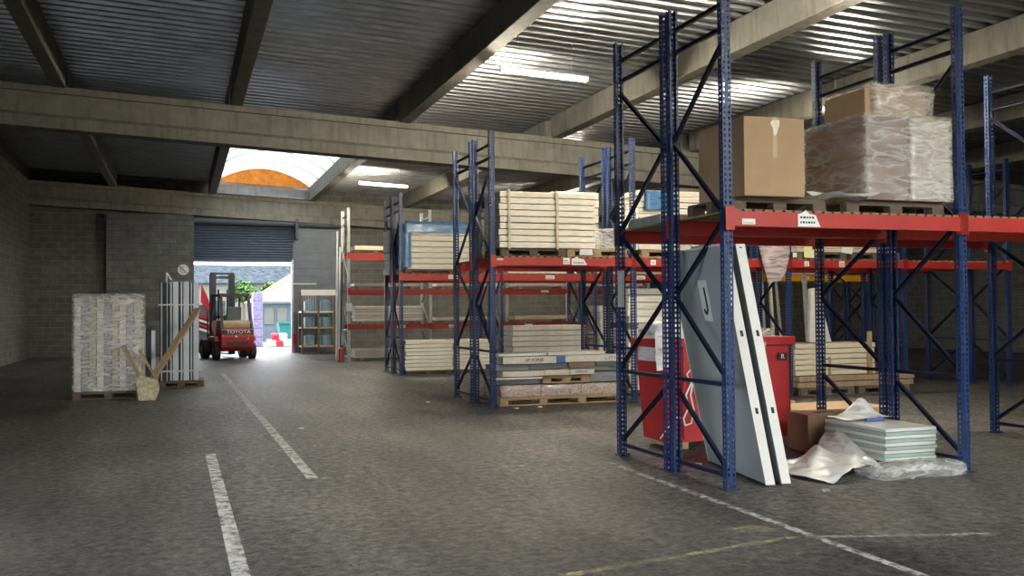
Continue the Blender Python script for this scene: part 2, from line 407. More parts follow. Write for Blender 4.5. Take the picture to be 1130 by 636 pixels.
    for j in range(NY):
        for i in range(NA):
            a = j*(NA+1)+i; fs.append((a, a+1, a+NA+2, a+NA+1))
    v.add(vs, fs)
    m, nt, bs = newmat('translucent vault sheet'); out = nt.nodes['Material Output']
    tl = N(nt, 'ShaderNodeBsdfTranslucent'); tl.inputs[0].default_value = (.86, .88, .86, 1)
    tp = N(nt, 'ShaderNodeBsdfTransparent'); mx = N(nt, 'ShaderNodeMixShader'); mx.inputs[0].default_value = .015
    tc = N(nt, 'ShaderNodeTexCoord'); w = N(nt, 'ShaderNodeTexWave', Scale=.62); w.bands_direction = 'Y'; L(nt, tc.outputs['Object'], w.inputs['Vector'])
    tp.inputs[0].default_value = (.85, .88, .9, 1)
    L(nt, ramp(nt, w.outputs['Fac'], [(.0, (.07, .07, .07)), (.16, (.22, .225, .215))]), tl.inputs[0])
    L(nt, tl.outputs[0], mx.inputs[1]); L(nt, tp.outputs[0], mx.inputs[2]); L(nt, mx.outputs[0], out.inputs['Surface'])
    M['vault'] = m
    w1 = v.build('window_1', 'vault', smooth=True); struct(w1)
    for j in range(8):
        y = y0+.9+j*2.0; pts = []
        for i in range(15):
            t = i/14; pts.append((x0+(x1-x0)*t, y, zb0+(zb1-zb0)*t+rise*math.sin(PI*t)**.8-.03))
        MB().path(pts, .015, 6).build('glazing_bar', 'galvs', w1)
    l = MB(); poly = [(x0, zb0), (x1, zb1)]+[(x0+(x1-x0)*(1-i/20), zb0+(zb1-zb0)*(1-i/20)+rise*math.sin(PI*(1-i/20))**.8) for i in range(1, 20)]
    l.prism(poly, y1-.02, y1+.06, 'y'); o = l.build('end_panel', 'orange', w1); o['label'] = 'orange end panel'
    MB().hexa([(x0,38.3,rz_(x0,6.14)),(x1,38.3,rz_(x1,6.14)),(x1,38.55,rz_(x1,6.14)),(x0,38.55,rz_(x0,6.14))],
              [(x0,38.3,rz_(x0,6.5)),(x1,38.3,rz_(x1,6.5)),(x1,38.55,rz_(x1,6.5)),(x0,38.55,rz_(x0,6.5))]).build('kerb', 'concrete2', root)
    return root
ceiling()

def walls():
    # end wall with the loading door: block work left and right, steel cladding round the door
    b = MB(); b.box(XL-.3, .46, YE, YE+.3, 0, 6.9); b.box(6.0, XR+.3, YE, YE+.3, 0, 6.6); b.box(.46, 6.0, YE, YE+.3, 5.3, 6.75)
    we = b.build('wall_back', 'blocks'); struct(we)
    # projecting pier left of the door
    MB().box(-2.6, .44, YE-.35, YE, 0, 5.28).build('pier', 'blocks2', we)
    c = MB()
    z = 0
    while z < 5.3:     # horizontal cladding planks right of the opening
        c.box(4.15, 6.0, YE+.04, YE+.12, z, z+.27); c.box(4.15, 6.0, YE+.07, YE+.12, z+.27, z+.3); z += .3
    c.build('cladding', 'cladding', we)
    MB().box(4.08, 4.16, YE-.02, YE+.16, 0, 3.62).build('door_jamb', 'galvs', we)
    d = MB(); z = 3.6
    d.box(.46, 4.15, YE+.03, YE+.1, 3.52, 3.62)
    while z < 5.3:
        d.prism([(YE+.03, z+.01), (YE+.015, z+.05), (YE+.03, z+.09), (YE+.08, z+.1), (YE+.08, z)], .46, 4.15, 'x'); z += .1
    dd = d.build('door_1', 'shutter'); struct(dd)
    MB().tube((.46, YE-.22, 5.1), (6.0, YE-.22, 5.0), .13, n=20).build('shutter_roll', 'cladding', dd)
    MB().box(-.0+4.2, 4.3, YE-.5, YE-.05, 4.4, 5.2).build('bracket', 'darkmetal', dd)
    w = MB().box(XL-.3, XL, YB, -3, 0, 6.95).box(XL-.3, XL, 8.5, YE, 0, 6.95).box(XL-.3, XL, -3, 8.5, 3.3, 6.95).build('wall_left', 'blocks'); struct(w)  # low opening near the camera is added, unseen, for daylight from the left
    w = MB().box(XR, XR+.3, YB, YE, 0, 5.5).build('wall_right', 'blocks'); struct(w)
    # wall behind the photographer; two unseen door openings added to let daylight in
    b = MB(); b.box(XL, -3.5, YB-.3, YB, 0, 6.95); b.box(3, 8, YB-.3, YB, 0, 6.9); b.box(15, XR, YB-.3, YB, 0, 6.4)
    b.box(-3.5, 3, YB-.3, YB, 4.6, 6.9); b.box(8, 15, YB-.3, YB, 4.6, 6.5)
    struct(b.build('wall_front', 'blocks'))
walls()

# round prohibition sign on the pier
s = thing('prohibition_sign', 'round grey prohibition sign with a diagonal bar on the pier left of the loading door', 'sign', (.07, YE-.36, 3.2))
MB().tube((0, 0, 0), (0, -.012, 0), .2, n=28).build('plate', 'galvs', s)
r = MB(); 
for i in range(28):
    a, c = 2*PI*i/28, 2*PI*(i+1)/28
    r.bar((.175*math.cos(a), -.018, .175*math.sin(a)), (.175*math.cos(c), -.018, .175*math.sin(c)), .035, .008, up=(0,1,0))
r.build('ring', 'paper', s)
MB().bar((-.13, -.02, .13), (.13, -.02, -.13), .035, .008, up=(0,1,0)).build('diagonal_bar', 'cladding', s)

# ------------------------------------------------------------------ fluorescent battens
def lamp(X, Y, label, ln=1.75):
    z = rz_(X+ln/2, 6.62)-.62
    t = thing('strip_light', label, 'strip light', (X, Y, z), 0, 'fluorescent battens under the roof')
    def hs(): 
        m = MB(); m.prism([(-.05, .04), (.05, .04), (.08, 0), (-.08, 0)], 0, ln, 'x'); return m.data('housing', 'white')
    obj('housing', cached(('hs', ln), hs), t)
    def tb():
        m = MB(); m.tube((.04, 0, -.035), (ln-.04, 0, -.035), .026, n=12); return m.data('tube', 'tube')
    obj('tube', cached(('tb', ln), tb), t)
    def ec():
        m = MB(); m.box(-.012, .035, -.03, .03, -.065, 0); return m.data('end_cap', 'white')
    obj('end_cap', cached('ec', ec), t); obj('end_cap', cached('ec', ec), t, loc=(ln-.02, 0, 0))
    for x in (.3, ln-.3):
        obj('hanger_rod', cached('rod', lambda: MB().tube((0, 0, .04), (0, 0, .62), .006, n=6).data('hanger_rod', 'galvs')), t, loc=(x, 0, 0))
    t.rotation_euler.y = -math.atan(SL)
for X, Y, lb in ((5.15, 15.75, 'glowing strip light under the corrugated roof just right of the second rafter'),
                 (5.35, 31.0, 'glowing strip light beyond the main beam above the far blue frames'),
                 (12.2, 31.5, 'glowing strip light above the right end of the cream board stacks'),
                 (11.6, 15.75, 'glowing strip light behind the blue post right of the big cardboard box'),
                 (7.3, 9.8, 'glowing strip light high above the tall near rack frame')):
    lamp(X, Y, lb, .9 if X == 11.6 else 1.6)
for X, Y in ((6.2, -1.5), (9.2, -9)):  # unseen lamps added behind the camera to raise the light level
    lamp(X, Y, 'added glowing strip light outside the view, brightening the hall')

# ------------------------------------------------------------------ pallet racking
PH = 4.53
def post_data(m, h):
    b = MB(); t = .004
    b.box(-.045, .045, 0, t, 0, h)                       # perforated face
    b.box(-.045, -.041, t, .068, 0, h); b.box(.041, .045, t, .068, 0, h)
    b.box(-.041, -.022, .064, .068, 0, h); b.box(.022, .041, .064, .068, 0, h)
    return b.data('post', m)
def rack(label, X, Y):
    return thing('pallet_rack', label, 'pallet rack', (X, Y, 0), 0, 'pallet racks')
def frame(rk, X, Yf, Yr, outer, mpost='bluepost', mbr='navy', h=PH):
    """upright frame: zigzag bracing with foot plates, and two perforated posts. Yf < Yr are the post centres"""
    D = Yr-Yf
    pd = cached(('post', mpost, h), lambda: post_data(mpost, h))
    a, b = (0.03, D-.03) if outer == 'front' else (D-.03, .03)     # a = outer post, b = inner post
    k = h/4.53
    seg = [(b, .12, a, .12), (b, .82, a, .17), (a, .92, b, .92), (a, .98, b, 1.71), (b, 1.73, a, 2.4), (a, 2.44, b, 3.2), (b, 3.24, a, 3.98), (a, 4.10, b, 4.10), (a, 4.32, b, 4.32)]
    def mk():
        m = MB(); w = .016
        for (y0, z0, y1, z1) in seg:
            p, q = Vector((0, y0, z0*k)), Vector((0, y1, z1*k)); d = (q-p).normalized(); n = Vector((0, -d.z, d.y))*.019
            def part(n0, n1, xa, xb):
                A, B = Vector((xa, 0, 0)), Vector((xb, 0, 0))
                m.hexa([p+n*n0+A, p+n*n0+B, p+n*n1+B, p+n*n1+A], [q+n*n0+A, q+n*n0+B, q+n*n1+B, q+n*n1+A])
            part(-1, -.8, -w, w); part(.8, 1, -w, w); part(-1, 1, w-.003, w)
        for y, sg in ((-.034, 1), (D+.034, -1)):
            m.box(-.07, .07, min(y-.02*sg, y+.1*sg), max(y-.02*sg, y+.1*sg), 0, .008); m.tube((.056, y+.085*sg, .008), (.056, y+.085*sg, .025), .012, n=6)
        return m.data('upright_frame', mbr)
    f = obj('upright_frame', cached(('frame', mbr, h, round(D, 3), outer), mk), rk, loc=(X-rk.location.x, Yf-rk.location.y, 0))
    obj('post', pd, f, loc=(0, -.034, .008)); obj('post', pd, f, loc=(0, D+.034, .008), rz=PI)
    return f
def beam(rk, X0, X1, Y, face, z, m='red', hgt=.135):
    """shelf beam between two posts with its end plates; face -1 looks to the camera side"""
    a, b = .048, X1-X0-.048
    y0, y1 = (-.06, -.01) if face < 0 else (.01, .06)
    def mk():
        q = MB(); q.box(a, b, y0, y1, -hgt, -.025)
        if face < 0: q.box(a, b, y0, y1-.022, -.025, 0)
        else: q.box(a, b, y0+.022, y1, -.025, 0)
        ya, yb = (y0-.006, y0) if face < 0 else (y1, y1+.006)
        for c, sg in ((0, 1), (X1-X0, -1)):
            q.box(min(c-.042*sg, c+.048*sg), max(c-.042*sg, c+.048*sg), ya, yb, -.17, .04)
            q.box(min(c+.046*sg, c+.05*sg), max(c+.046*sg, c+.05*sg), y0, y1, -.17, .04)
        return q.data('shelf_beam', m)
    return obj('shelf_beam', cached(('beam', m, round(b, 3), face, hgt), mk), rk, loc=(X0-rk.location.x, Y-rk.location.y, z))
def sticker(par, x, z, w, h, lines=2, torn=False, m='paper'):
    y = -.0665
    if torn: poly = [(x, z), (x+w, z), (x+w*.86, z+h*.45), (x+w*.8, z+h*.7), (x+w*.5, z+h*.8), (x+w*.35, z+h), (x+w*.15, z+h*.8), (x, z+h*.75)]
    else: poly = [(x, z), (x+w, z), (x+w, z+h), (x, z+h)]
    q = MB().prism(poly, y-.001, y, 'y'); nf = len(q.f)
    for i in range(lines):
        zz = z+h*(.2+.6*i/max(1, lines)); xx = x+w*.1
        while xx < x+w*.75:
            l = w*rnd.uniform(.06, .13); q.box(xx, xx+l, y-.002, y-.001, zz, zz+h*.12); xx += l+w*.04
    me = q.data('sticker', m); me.materials.append(M['ink'])
    for p in me.polygons:
        if p.index >= nf: p.material_index = 1
    return obj('sticker', me, par)
def slat_deck(rk, X0, X1, Y0, Y1, z, m='slat', pitch=.125, w=.075):
    def mk():
        q = MB(); x = .06
        while x < X1-X0-.1: q.box(x, x+w, 0, Y1-Y0, 0, .02); x += pitch
        return q.data('slat_deck', m)
    return obj('slat_deck', cached(('slats', m, round(X1-X0, 3), round(Y1-Y0, 3), pitch), mk), rk, loc=(X0-rk.location.x, Y0-rk.location.y, z))

SH = 2.46
def double_rack(Xs, ys, z, la, lb, stick, hg=.135, mats=None, p1=.125, p2=.125):
    """two racks back to back sharing the same bay widths"""
    yA, yB, yC, yD = ys
    A, B = rack(la, Xs[0], yA), rack(lb, Xs[0], yC)
    for i, X in enumerate(Xs): frame(A, X, yA, yB, 'front'); frame(B, X, yC, yD, 'rear' if i != 1 else 'front')
    for i in range(len(Xs)-1):
        a, b = Xs[i], Xs[i+1]; m = mats[i] if mats else 'red'
        t = beam(A, a, b, yA, -1, z, m, hg)
        for args in stick.get(i, ()): sticker(t, *args)
        beam(A, a, b, yB, 1, z, m, hg); beam(B, a, b, yC, -1, z, m, hg); beam(B, a, b, yD, 1, z, m, hg)
        slat_deck(A, a, b, yA-.04, yB+.06, z, pitch=p1); slat_deck(B, a, b, yC-.05, yD+.06, z, pitch=p2)
double_rack((4.58, 7.17, 9.76), (7.60, 8.57, 8.72, 9.82), SH,
    'nearest blue and red pallet rack, carrying the big cardboard box',
    'blue and red rack directly behind the nearest rack, over the red skip',
    {0: ((.12, -.118, .135, .05, 1), (.70, -.128, .24, .15, 2, True))}, p1=.105, p2=.085)
double_rack((4.8, 7.33, 10.43, 12.98, 15.5), (15.2, 16.15, 16.35, 17.4), SH,
    'middle blue and red rack, over the pallet of mixed long cartons',
    'blue and red rack standing back to back behind the middle rack',
    {0: ((.06, -.05, .11, .03, 1), (1.22, -.11, .12, .11, 2), (1.37, -.12, .28, .14, 1, True)), 1: ((.3, -.11, .1, .09, 2),), 2: ((1.05, -.12, .12, .11, 2), (.3, -.11, .1, .09, 2))})
double_rack((5.17, 7.78, 10.4, 13.0, 15.6, 19.1), (23.9, 24.75, 24.95, 25.75), SH+.06,
    'far blue rack carrying the blue film wrapped stack, with yellow beams at its right',
    'blue rack back to back behind the one with the blue film wrapped stack',
    {0: ((1.2, -.13, .25, .1, 2),), 1: ((1.2, -.13, .25, .1, 2),), 2: ((1.2, -.13, .25, .1, 2),), 3: ((1.2, -.13, .25, .1, 2),), 4: ((1.2, -.13, .25, .1, 2), (2.3, -.13, .3, .1, 2))}, .17, ['red']*4+['yellow'], .2, .2)
p_ = MB().box(4.525, 4.60, 9.765, 9.775, 1.62, 2.02).build('cover_plate', 'galvs'); tag(p_, 'grey plate strapped to the rear left post of the nearest rack', 'plate')
rk = rack('rearmost rack with galvanised posts and three levels of red beams', 5.07, 31.3)
R4X = (5.07, 7.75, 10.4, 13.05, 15.7)
for X in R4X: frame(rk, X, 31.3, 32.5, 'front', 'galv', 'galvs', 4.9)
for i in range(4):
    a, b = R4X[i], R4X[i+1]
    for z in (1.16, 2.29, 3.45):
        t = beam(rk, a, b, 31.3, -1, z, 'red', .15)
        if z < 2: sticker(t, 1.55 if i == 0 else .6, -.12, .28, .09, 1)
        elif z < 3 and i == 2: sticker(t, 1.2, -.12, .28, .09, 1)
        beam(rk, a, b, 32.5, 1, z, 'red', .15); slat_deck(rk, a, b, 31.28, 32.55, z, pitch=.28)

# ------------------------------------------------------------------ pallets and stacks
def pallet(X0, Y0, lx, ly, z, label, m='wood', h=.14, rz=0, group=None):
    t = thing('pallet', label, 'pallet', (X0, Y0, z), rz, group)
    def deck():
        q = MB(); n = max(5, int(ly/.17)); w = ly/n
        for i in range(n): q.box(0, lx, i*w+.012, (i+1)*w-.012, h-.022, h)
        return q.data('deck', m)
    obj('deck', cached(('deck', m, round(lx, 2), round(ly, 2), h), deck), t)
    def skid():
        q = MB(); q.box(0, lx, 0, .1, 0, .02); q.box(0, lx, 0, .1, h-.044, h-.022)
        nb = 3 if lx < 1.6 else 4
        for i in range(nb):
            x = (lx-.14)*i/(nb-1); q.box(x, x+.14, 0, .1, .02, h-.044)
        return q.data('skid', m)
    sd = cached(('skid', m, round(lx, 2), h), skid)
    for y in (0, ly/2-.05, ly-.1): obj('skid', sd, t, loc=(0, y, 0))
    return t
def stack(X0, X1, Y0, Y1, z0, z1, n, where, m='cream', name='boxed_panel', what='cream boxed panel', cat='panel', jit=.02, group=None):
    h = (z1-z0)/n; g = group or ('%ss %s' % (what, where))
    me = cached(('pn', m, round(X1-X0, 3), round(Y1-Y0, 3), round(h, 4)), lambda: MB().box(0, X1-X0, 0, Y1-Y0, 0, h-min(.014, h*.12)).data(name, m))
    last = None
    for i in range(n):
        o = obj(name, me, None, min(.008, h*.12), (X0+rnd.uniform(-jit, jit), Y0+rnd.uniform(-jit, jit), z0+i*h), rnd.uniform(-.003, .003))
        if n == 1: tag(o, '%s %s' % (what, where), cat, g)
        elif i == n-1: tag(o, 'topmost %s, %s' % (what, where), cat, g)
        elif i == 0: tag(o, 'bottom %s, %s' % (what, where), cat, g)
        else: tag(o, '%s in mid-stack, %s' % (what, where), cat, g)
        last = o
    return last
def strap(X, Y0, Y1, z0, z1, label, m='pinewrap', w=.04):
    q = MB(); q.box(X, X+w, Y0-.024, Y0-.018, z0, z1+.008); q.box(X, X+w, Y1+.018, Y1+.024, z0, z1+.008); q.box(X, X+w, Y0-.024, Y1+.024, z1+.004, z1+.009)
    return tag(q.build('packing_strap', m), label, 'strap')

# crumpled film wrapped round a box-shaped load
def crumple_box(name, X0, X1, Y0, Y1, Z0, Z1, m, label, amp=.02, cat='plastic wrap', seg=.07, bottom=False, parent=None, f=2.0):
    vs = {}; V = []; Fc = []
    nx, ny, nz = [max(2, int(d/seg)) for d in (X1-X0, Y1-Y0, Z1-Z0)]
    def vid(i, j, k):
        key = (i, j, k)
        if key not in vs:
            p = Vector((X0+(X1-X0)*i/nx, Y0+(Y1-Y0)*j/ny, Z0+(Z1-Z0)*k/nz)); c = Vector(((X0+X1)/2, (Y0+Y1)/2, (Z0+Z1)/2))
            out = Vector(((i in (0, nx))*(1 if i else -1), (j in (0, ny))*(1 if j else -1), (k == nz)*1.0))
            out = out.normalized() if out.length else out
            p = p+out*(amp*(.5+.8*abs(noise.noise(p*f*2.2))+.6*abs(noise.noise(p*f*5))))
            vs[key] = len(V); V.append(p)
        return vs[key]
    for i in range(nx):
        for k in range(nz):
            Fc.append((vid(i,0,k), vid(i+1,0,k), vid(i+1,0,k+1), vid(i,0,k+1))); Fc.append((vid(i+1,ny,k), vid(i,ny,k), vid(i,ny,k+1), vid(i+1,ny,k+1)))
        for j in range(ny): Fc.append((vid(i,j,nz), vid(i+1,j,nz), vid(i+1,j+1,nz), vid(i,j+1,nz)))
    for j in range(ny):
        for k in range(nz):
            Fc.append((vid(0,j+1,k), vid(0,j,k), vid(0,j,k+1), vid(0,j+1,k+1))); Fc.append((vid(nx,j,k), vid(nx,j+1,k), vid(nx,j+1,k+1), vid(nx,j,k+1)))
    q = MB(); q.add(V, Fc); o = q.build(name, m, parent, smooth=True)
    if not parent: tag(o, label, cat)
    return o
def sheet(name, P, nu, nv, m, label, cat='plastic sheet', amp=.02, f=6, thick=0):
    """soft sheet over a parametric surface P(u,v) with crumples"""
    V = []; Fc = []
    for j in range(nv+1):
        for i in range(nu+1):
            p = Vector(P(i/nu, j/nv)); n1 = noise.noise_vector(p*f)*amp+noise.noise_vector(p*f*3)*amp*.4
            q_ = p+n1
            if q_.z < .006: q_.z = .006+abs(n1.z)*.3
            V.append(q_)
    for j in range(nv):
        for i in range(nu):
            a = j*(nu+1)+i; Fc.append((a, a+1, a+nu+2, a+nu+1))
    q = MB(); q.add(V, Fc); o = q.build(name, m, smooth=True)
    if thick:
        s = o.modifiers.new('thick', 'SOLIDIFY'); s.thickness = thick
    return tag(o, label, cat)

PT = SH+.02           # top of slats on near/middle racks

# ---- middle rack, left bay, shelf: tall cream stack on pallet
pallet(4.95, 15.2, 1.15, .9, PT, 'pallet on the middle rack shelf, at its left under the tall cream stack', 'wooddark')
pallet(6.12, 15.2, 1.1, .9, PT, 'light timber pallet on the middle rack shelf beside its small white sign')
stack(4.92, 6.62, 15.17, 16.05, PT+.14, 3.56, 9, 'on the middle rack above the mixed carton pallet', 'creamb')
strap(5.9, 15.15, 16.07, PT+.12, 3.56, 'pale packing strap round the tall cream stack on the middle rack')
strap(5.06, 15.15, 16.07, PT+.12, 3.56, 'pale packing strap at the left of the tall cream stack on the middle rack')
crumple_box('film_corner', 6.64, 7.1, 15.2, 15.95, PT+.14, 2.95, 'film', 'loose clear film bunched at the right of the tall cream stack', .03)
s = tag(MB().prism([(6.32, PT+.03), (6.58, PT+.03), (6.56, PT+.13), (6.34, PT+.13)], 15.165, 15.17, 'y').build('paper_sign', 'paper'), 'small white paper sign on the light pallet of the middle rack', 'sign')
for x, l in ((5.3, .6),): pass
# second bay shelf stack, brighter
pallet(7.5, 15.2, 1.3, .9, PT, 'pallet on the second bay shelf of the middle rack, behind the near frame')
stack(7.45, 8.85, 15.2, 16.0, PT+.14, 3.66, 10, 'on the second bay shelf of the middle rack', 'cream')
crumple_box('wrapped_bundle', 7.55, 8.1, 15.12, 15.16, 3.3, 3.62, 'filmblue', 'pale blue printed film over the corner of the second bay stack', .01)
stack(6.35, 7.28, 16.5, 17.3, PT, 3.75, 9, 'on the middle rack rear shelf behind the double frame', 'creamb')
# draped films over the shelf edge in second bay
sheet('draped_film', lambda u, v: (7.9+.55*u, 15.05-.05*math.sin(PI*v), PT+.35-.72*v+.05*math.sin(7*u)), 14, 16, 'filmd', 'clear crumpled film hanging from the second bay shelf behind the near frame', 'plastic film', .035)
sheet('film_bundle', lambda u, v: (10.02+(.34-.12*v)*math.cos(2*PI*u)*(1-.5*v**6), 15.02+(.10)*math.sin(2*PI*u)*(1-.7*v**4), PT+.32-.74*v), 22, 18, 'filmpink', 'pinkish crumpled film bundle hanging right above the leaning panels', 'plastic film', .04, 5)
# third bay shelf: boards and papers
pallet(10.6, 15.2, 1.1, .9, PT, 'pallet on the third bay shelf of the middle rack, left of the two', 'wooddark')
pallet(11.8, 15.2, 1.1, .9, PT, 'pallet on the third bay shelf of the middle rack, right of the two', 'wooddark')
stack(10.62, 12.85, 15.22, 16.0, PT+.14, PT+.5, 5, 'on the middle rack behind the paper notices', 'pinewrap', 'long_board', 'pale long board', 'board')
tag(MB().prism([(10.74, PT+.03), (11.0, PT+.02), (11.01, PT+.33), (10.73, PT+.34)], 15.15, 15.154, 'y').build('paper_notice', 'yellowpaper'), 'pale yellow paper notice hanging in front of the third bay boards', 'notice')
tag(MB().prism([(11.55, PT+.13), (11.78, PT+.10), (11.82, PT+.33), (11.58, PT+.36)], 15.15, 15.154, 'y').build('paper_notice', 'paper'), 'tilted white paper notice in front of the third bay boards', 'notice')
tag(MB().prism([(10.5, PT+.03), (10.58, PT+.03), (10.58, PT+.12), (10.5, PT+.12)], 15.15, 15.154, 'y').build('paper_notice', 'paper'), 'tiny white paper tag beside the third bay blue post', 'notice')

# ---- middle rack floor level, left bay: printed pack on pallet and mixed cartons
pallet(5.0, 15.45, 2.25, .95, 0, 'long low pallet under the pink printed packs, middle rack floor', 'wood', .14)
X = 5.02
for i, l in enumerate((.72, .72, .76)):
    o = tag(MB().box(X, X+l-.01, 15.46, 16.35, .142, .33).build('printed_pack', 'brickpk', bevel=.01), '%s of the pink printed packs under the mixed long cartons' % ('leftmost', 'middle one', 'rightmost')[i], 'pack', 'pink printed packs on the long low pallet'); X += l
    crumple_box('film_wrap', X-l-.005, X-.012, 15.45, 16.36, .15, .335, 'film', 'clear film round the %s pink printed pack' % ('leftmost', 'middle', 'rightmost')[i], .006)
pallet(5.75, 15.42, .85, .9, .36, 'small light pallet caught between the printed packs and the long cartons', 'wood', .12)
def carton(x0, x1, y0, y1, z0, z1, m, label, marks=(), rz=0, name='long_carton'):
    t = tag(MB().box(0, x1-x0, 0, y1-y0, 0, z1-z0).build(name, m, bevel=.006, loc=(x0, y0, z0)), label, 'carton'); t.rotation_euler.z = rz
    for (a, s) in marks:
        lettering('printed_mark', s, (z1-z0)*.6, 'ink', (a, -.002, (z1-z0)*.5), (PI/2, 0, 0), t, 1.3)
    return t
carton(4.95, 5.7, 15.45, 16.2, .36, .44, 'greycar', 'dark grey wrapped profile left of the small light pallet')
carton(6.62, 7.3, 15.46, 16.2, .36, .52, 'greycar', 'dark wrapped bundle right of the small light pallet')
carton(4.88, 5.72, 15.36, 15.44, .445, .475, 'white', 'thin white strip sticking out left under the long cartons', name='thin_profile')
carton(5.02, 6.35, 15.38, 15.7, .49, .58, 'offwhite', 'long white carton, lower left in the mixed pile', [(1.15, 'WIICO')])
carton(5.75, 6.18, 15.34, 15.37, .5, .59, 'pinewrap', 'short wooden end board in the lower carton layer')
carton(6.22, 6.66, 15.35, 15.68, .50, .585, 'offwhite', 'short carton with faint green print in the lower layer', [(.2, 'VIPKUA')])
carton(6.36, 7.3, 15.72, 16.0, .53, .62, 'offwhite', 'long white carton, lower right in the mixed pile', [(.8, 'HIIO')])
carton(4.86, 5.5, 15.42, 15.8, .59, .69, 'greycar', 'dark grey wrapped profile, left end of the middle layer')
carton(5.52, 6.2, 15.44, 15.9, .60, .69, 'greycar', 'grey wrapped profile in the middle of the carton pile')
carton(6.22, 6.7, 15.42, 15.8, .63, .70, 'card', 'brown carton peeping out under the upper long carton')
carton(6.72, 7.28, 15.42, 15.8, .63, .71, 'greycar', 'grey wrapped profile, right end of the middle layer')
carton(5.02, 5.98, 15.34, 15.7, .70, .82, 'offwhite', 'upper left long white carton left of the blue print', [(.55, 'SP IONE')])
c = carton(5.99, 7.33, 15.33, 15.7, .71, .82, 'offwhite', 'upper right long white carton with black lettering', [(1.0, 'L STYLE')])
carton(5.96, 6.12, 15.325, 15.5, .705, .815, 'bluecar', 'blue printed carton end between the two upper white cartons')
carton(5.0, 5.9, 15.5, 15.9, .825, .865, 'white', 'flat white carton on top at the left of the pile')
carton(5.85, 6.9, 15.42, 15.9, .83, .88, 'offwhite', 'flat off-white carton on top at the right of the pile', rz=.02)

# second bay of middle rack, floor: two tiers of cream panels
pallet(7.55, 15.95, 2.4, .95, 0, 'dark pallet under the two-tier cream stack behind the near frame', 'wooddark')
stack(7.6, 9.95, 15.97, 16.85, .14, 1.24, 9, 'on the floor behind the near frame, lower tier', 'cream')
pallet(7.6, 15.99, 2.3, .85, 1.245, 'dark pallet between the two cream tiers behind the near frame', 'wooddark', .1)
stack(7.6, 9.95, 15.97, 16.85, 1.35, 1.98, 5, 'upper tier behind the near frame', 'cream')
sheet('draped_film', lambda u, v: (8.0+.6*u, 15.86-.1*v, 1.1-.9*v), 10, 14, 'filmw', 'milky film hanging down the two-tier cream stack', 'plastic film', .04)
# third bay floor: pine boards on pallet
pallet(10.6, 15.1, 1.15, .95, 0, 'dark pallet under the pale pine board stack, left one', 'wooddark')
pallet(11.85, 15.1, 1.15, .95, 0, 'dark pallet under the pale pine board stack, right one', 'wooddark')
stack(10.55, 13.1, 15.12, 16.0, .14, .36, 2, 'under the pale pine boards behind the red skip', 'plank', 'timber_bearer', 'brown timber bearer', 'timber')
stack(10.55, 12.3, 15.2, 15.95, .36, .95, 6, 'on the floor right of the red skip', 'pinewrap', 'pine_board', 'pale pine board', 'board')
strap(11.25, 15.2, 15.95, .36, .68, 'short upright batten in front of the pale pine boards', 'plank', .05)
tag(MB().box(12.1, 12.18, 15.13, 15.18, .36, 1.15).build('batten', 'wood'), 'upright timber batten at the right of the pale pine boards', 'batten')
q = MB(); q.hexa([(10.95,15.3,.955),(11.42,15.3,.955),(11.42,15.42,.955),(10.95,15.42,.955)], [(11.12,15.5,1.95),(11.28,15.5,1.97),(11.28,15.6,1.97),(11.12,15.6,1.95)])
tag(q.build('covered_panel', 'offwhite', bevel=.02), 'tapering white covered panel standing on the pale pine boards', 'panel')

# leaning metal profiles in the background behind the near rack
for i, (x, y, m, w) in enumerate(((10.85, 16.6, 'galvs', .1), (11.15, 17.0, 'galvs', .05), (11.4, 17.1, 'cream', .06), (11.6, 17.05, 'galvs', .04), (12.3, 17.2, 'galvs', .08), (12.6, 17.0, 'pinewrap', .07))):
    tag(MB().bar((x, y, 0), (x+.05*(-1)**i, y+.25, 2.35), w, .05).build('leaning_profile', m),
        '%s profile leaning in the dark behind the middle rack, %s' % (('wide galvanised', 'narrow galvanised', 'cream', 'thin galvanised', 'broad galvanised', 'pale timber')[i], ('first', 'second', 'third', 'fourth', 'fifth', 'last')[i]+' from the left'), 'profile')

# ---- far rack goods
pallet(5.3, 23.95, 1.25, .8, SH+.08, 'pallet under the blue film wrapped stack on the far rack', 'wooddark', .1)
stack(5.32, 7.0, 23.95, 24.75, SH+.18, 3.78, 8, 'inside blue printed film on the far rack', 'cream')
crumple_box('printed_film', 5.28, 7.04, 23.9, 24.8, 3.55, 3.82, 'filmblue', 'blue and white printed film over the top of the far rack stack', .02)
crumple_box('printed_film', 5.24, 5.42, 23.9, 24.8, 2.68, 3.56, 'filmblue', 'blue and white printed film down the left corner of the far rack stack', .02)
stack(5.1, 5.8, 24.98, 25.7, SH+.08, 3.7, 6, 'on the far rack rear shelf at its left end', 'cream')
pallet(5.3, 23.95, 1.15, .8, 0, 'dark pallet under the far rack floor stack, left', 'wooddark', .1)
stack(5.27, 6.5, 23.93, 24.7, .1, .86, 8, 'on the floor under the far rack, left of the two', 'cream')
pallet(6.62, 23.95, .85, .8, 0, 'dark pallet under the far rack floor stack, right', 'wooddark', .1)
stack(6.6, 7.5, 23.93, 24.7, .1, .86, 8, 'on the floor under the far rack, right of the two', 'cream')
pallet(8.15, 23.95, 1.9, .8, 0, 'dark pallet under the floor stack of the far rack second bay', 'wooddark', .1)
stack(8.1, 10.15, 23.93, 24.7, .1, 1.2, 8, 'on the far rack floor behind the long cartons', 'offwhite')
pallet(10.6, 23.95, 2.2, .8, 0, 'dark pallet under the floor stack of the far rack third bay', 'wooddark', .1)
stack(10.55, 12.85, 23.93, 24.7, .1, 1.7, 9, 'on the floor in the far rack third bay', 'offwhite')
carton(8.0, 9.6, 24.0, 24.7, SH+.085, SH+.14, 'cream', 'thin cream board on the far rack second bay shelf', name='thin_board')
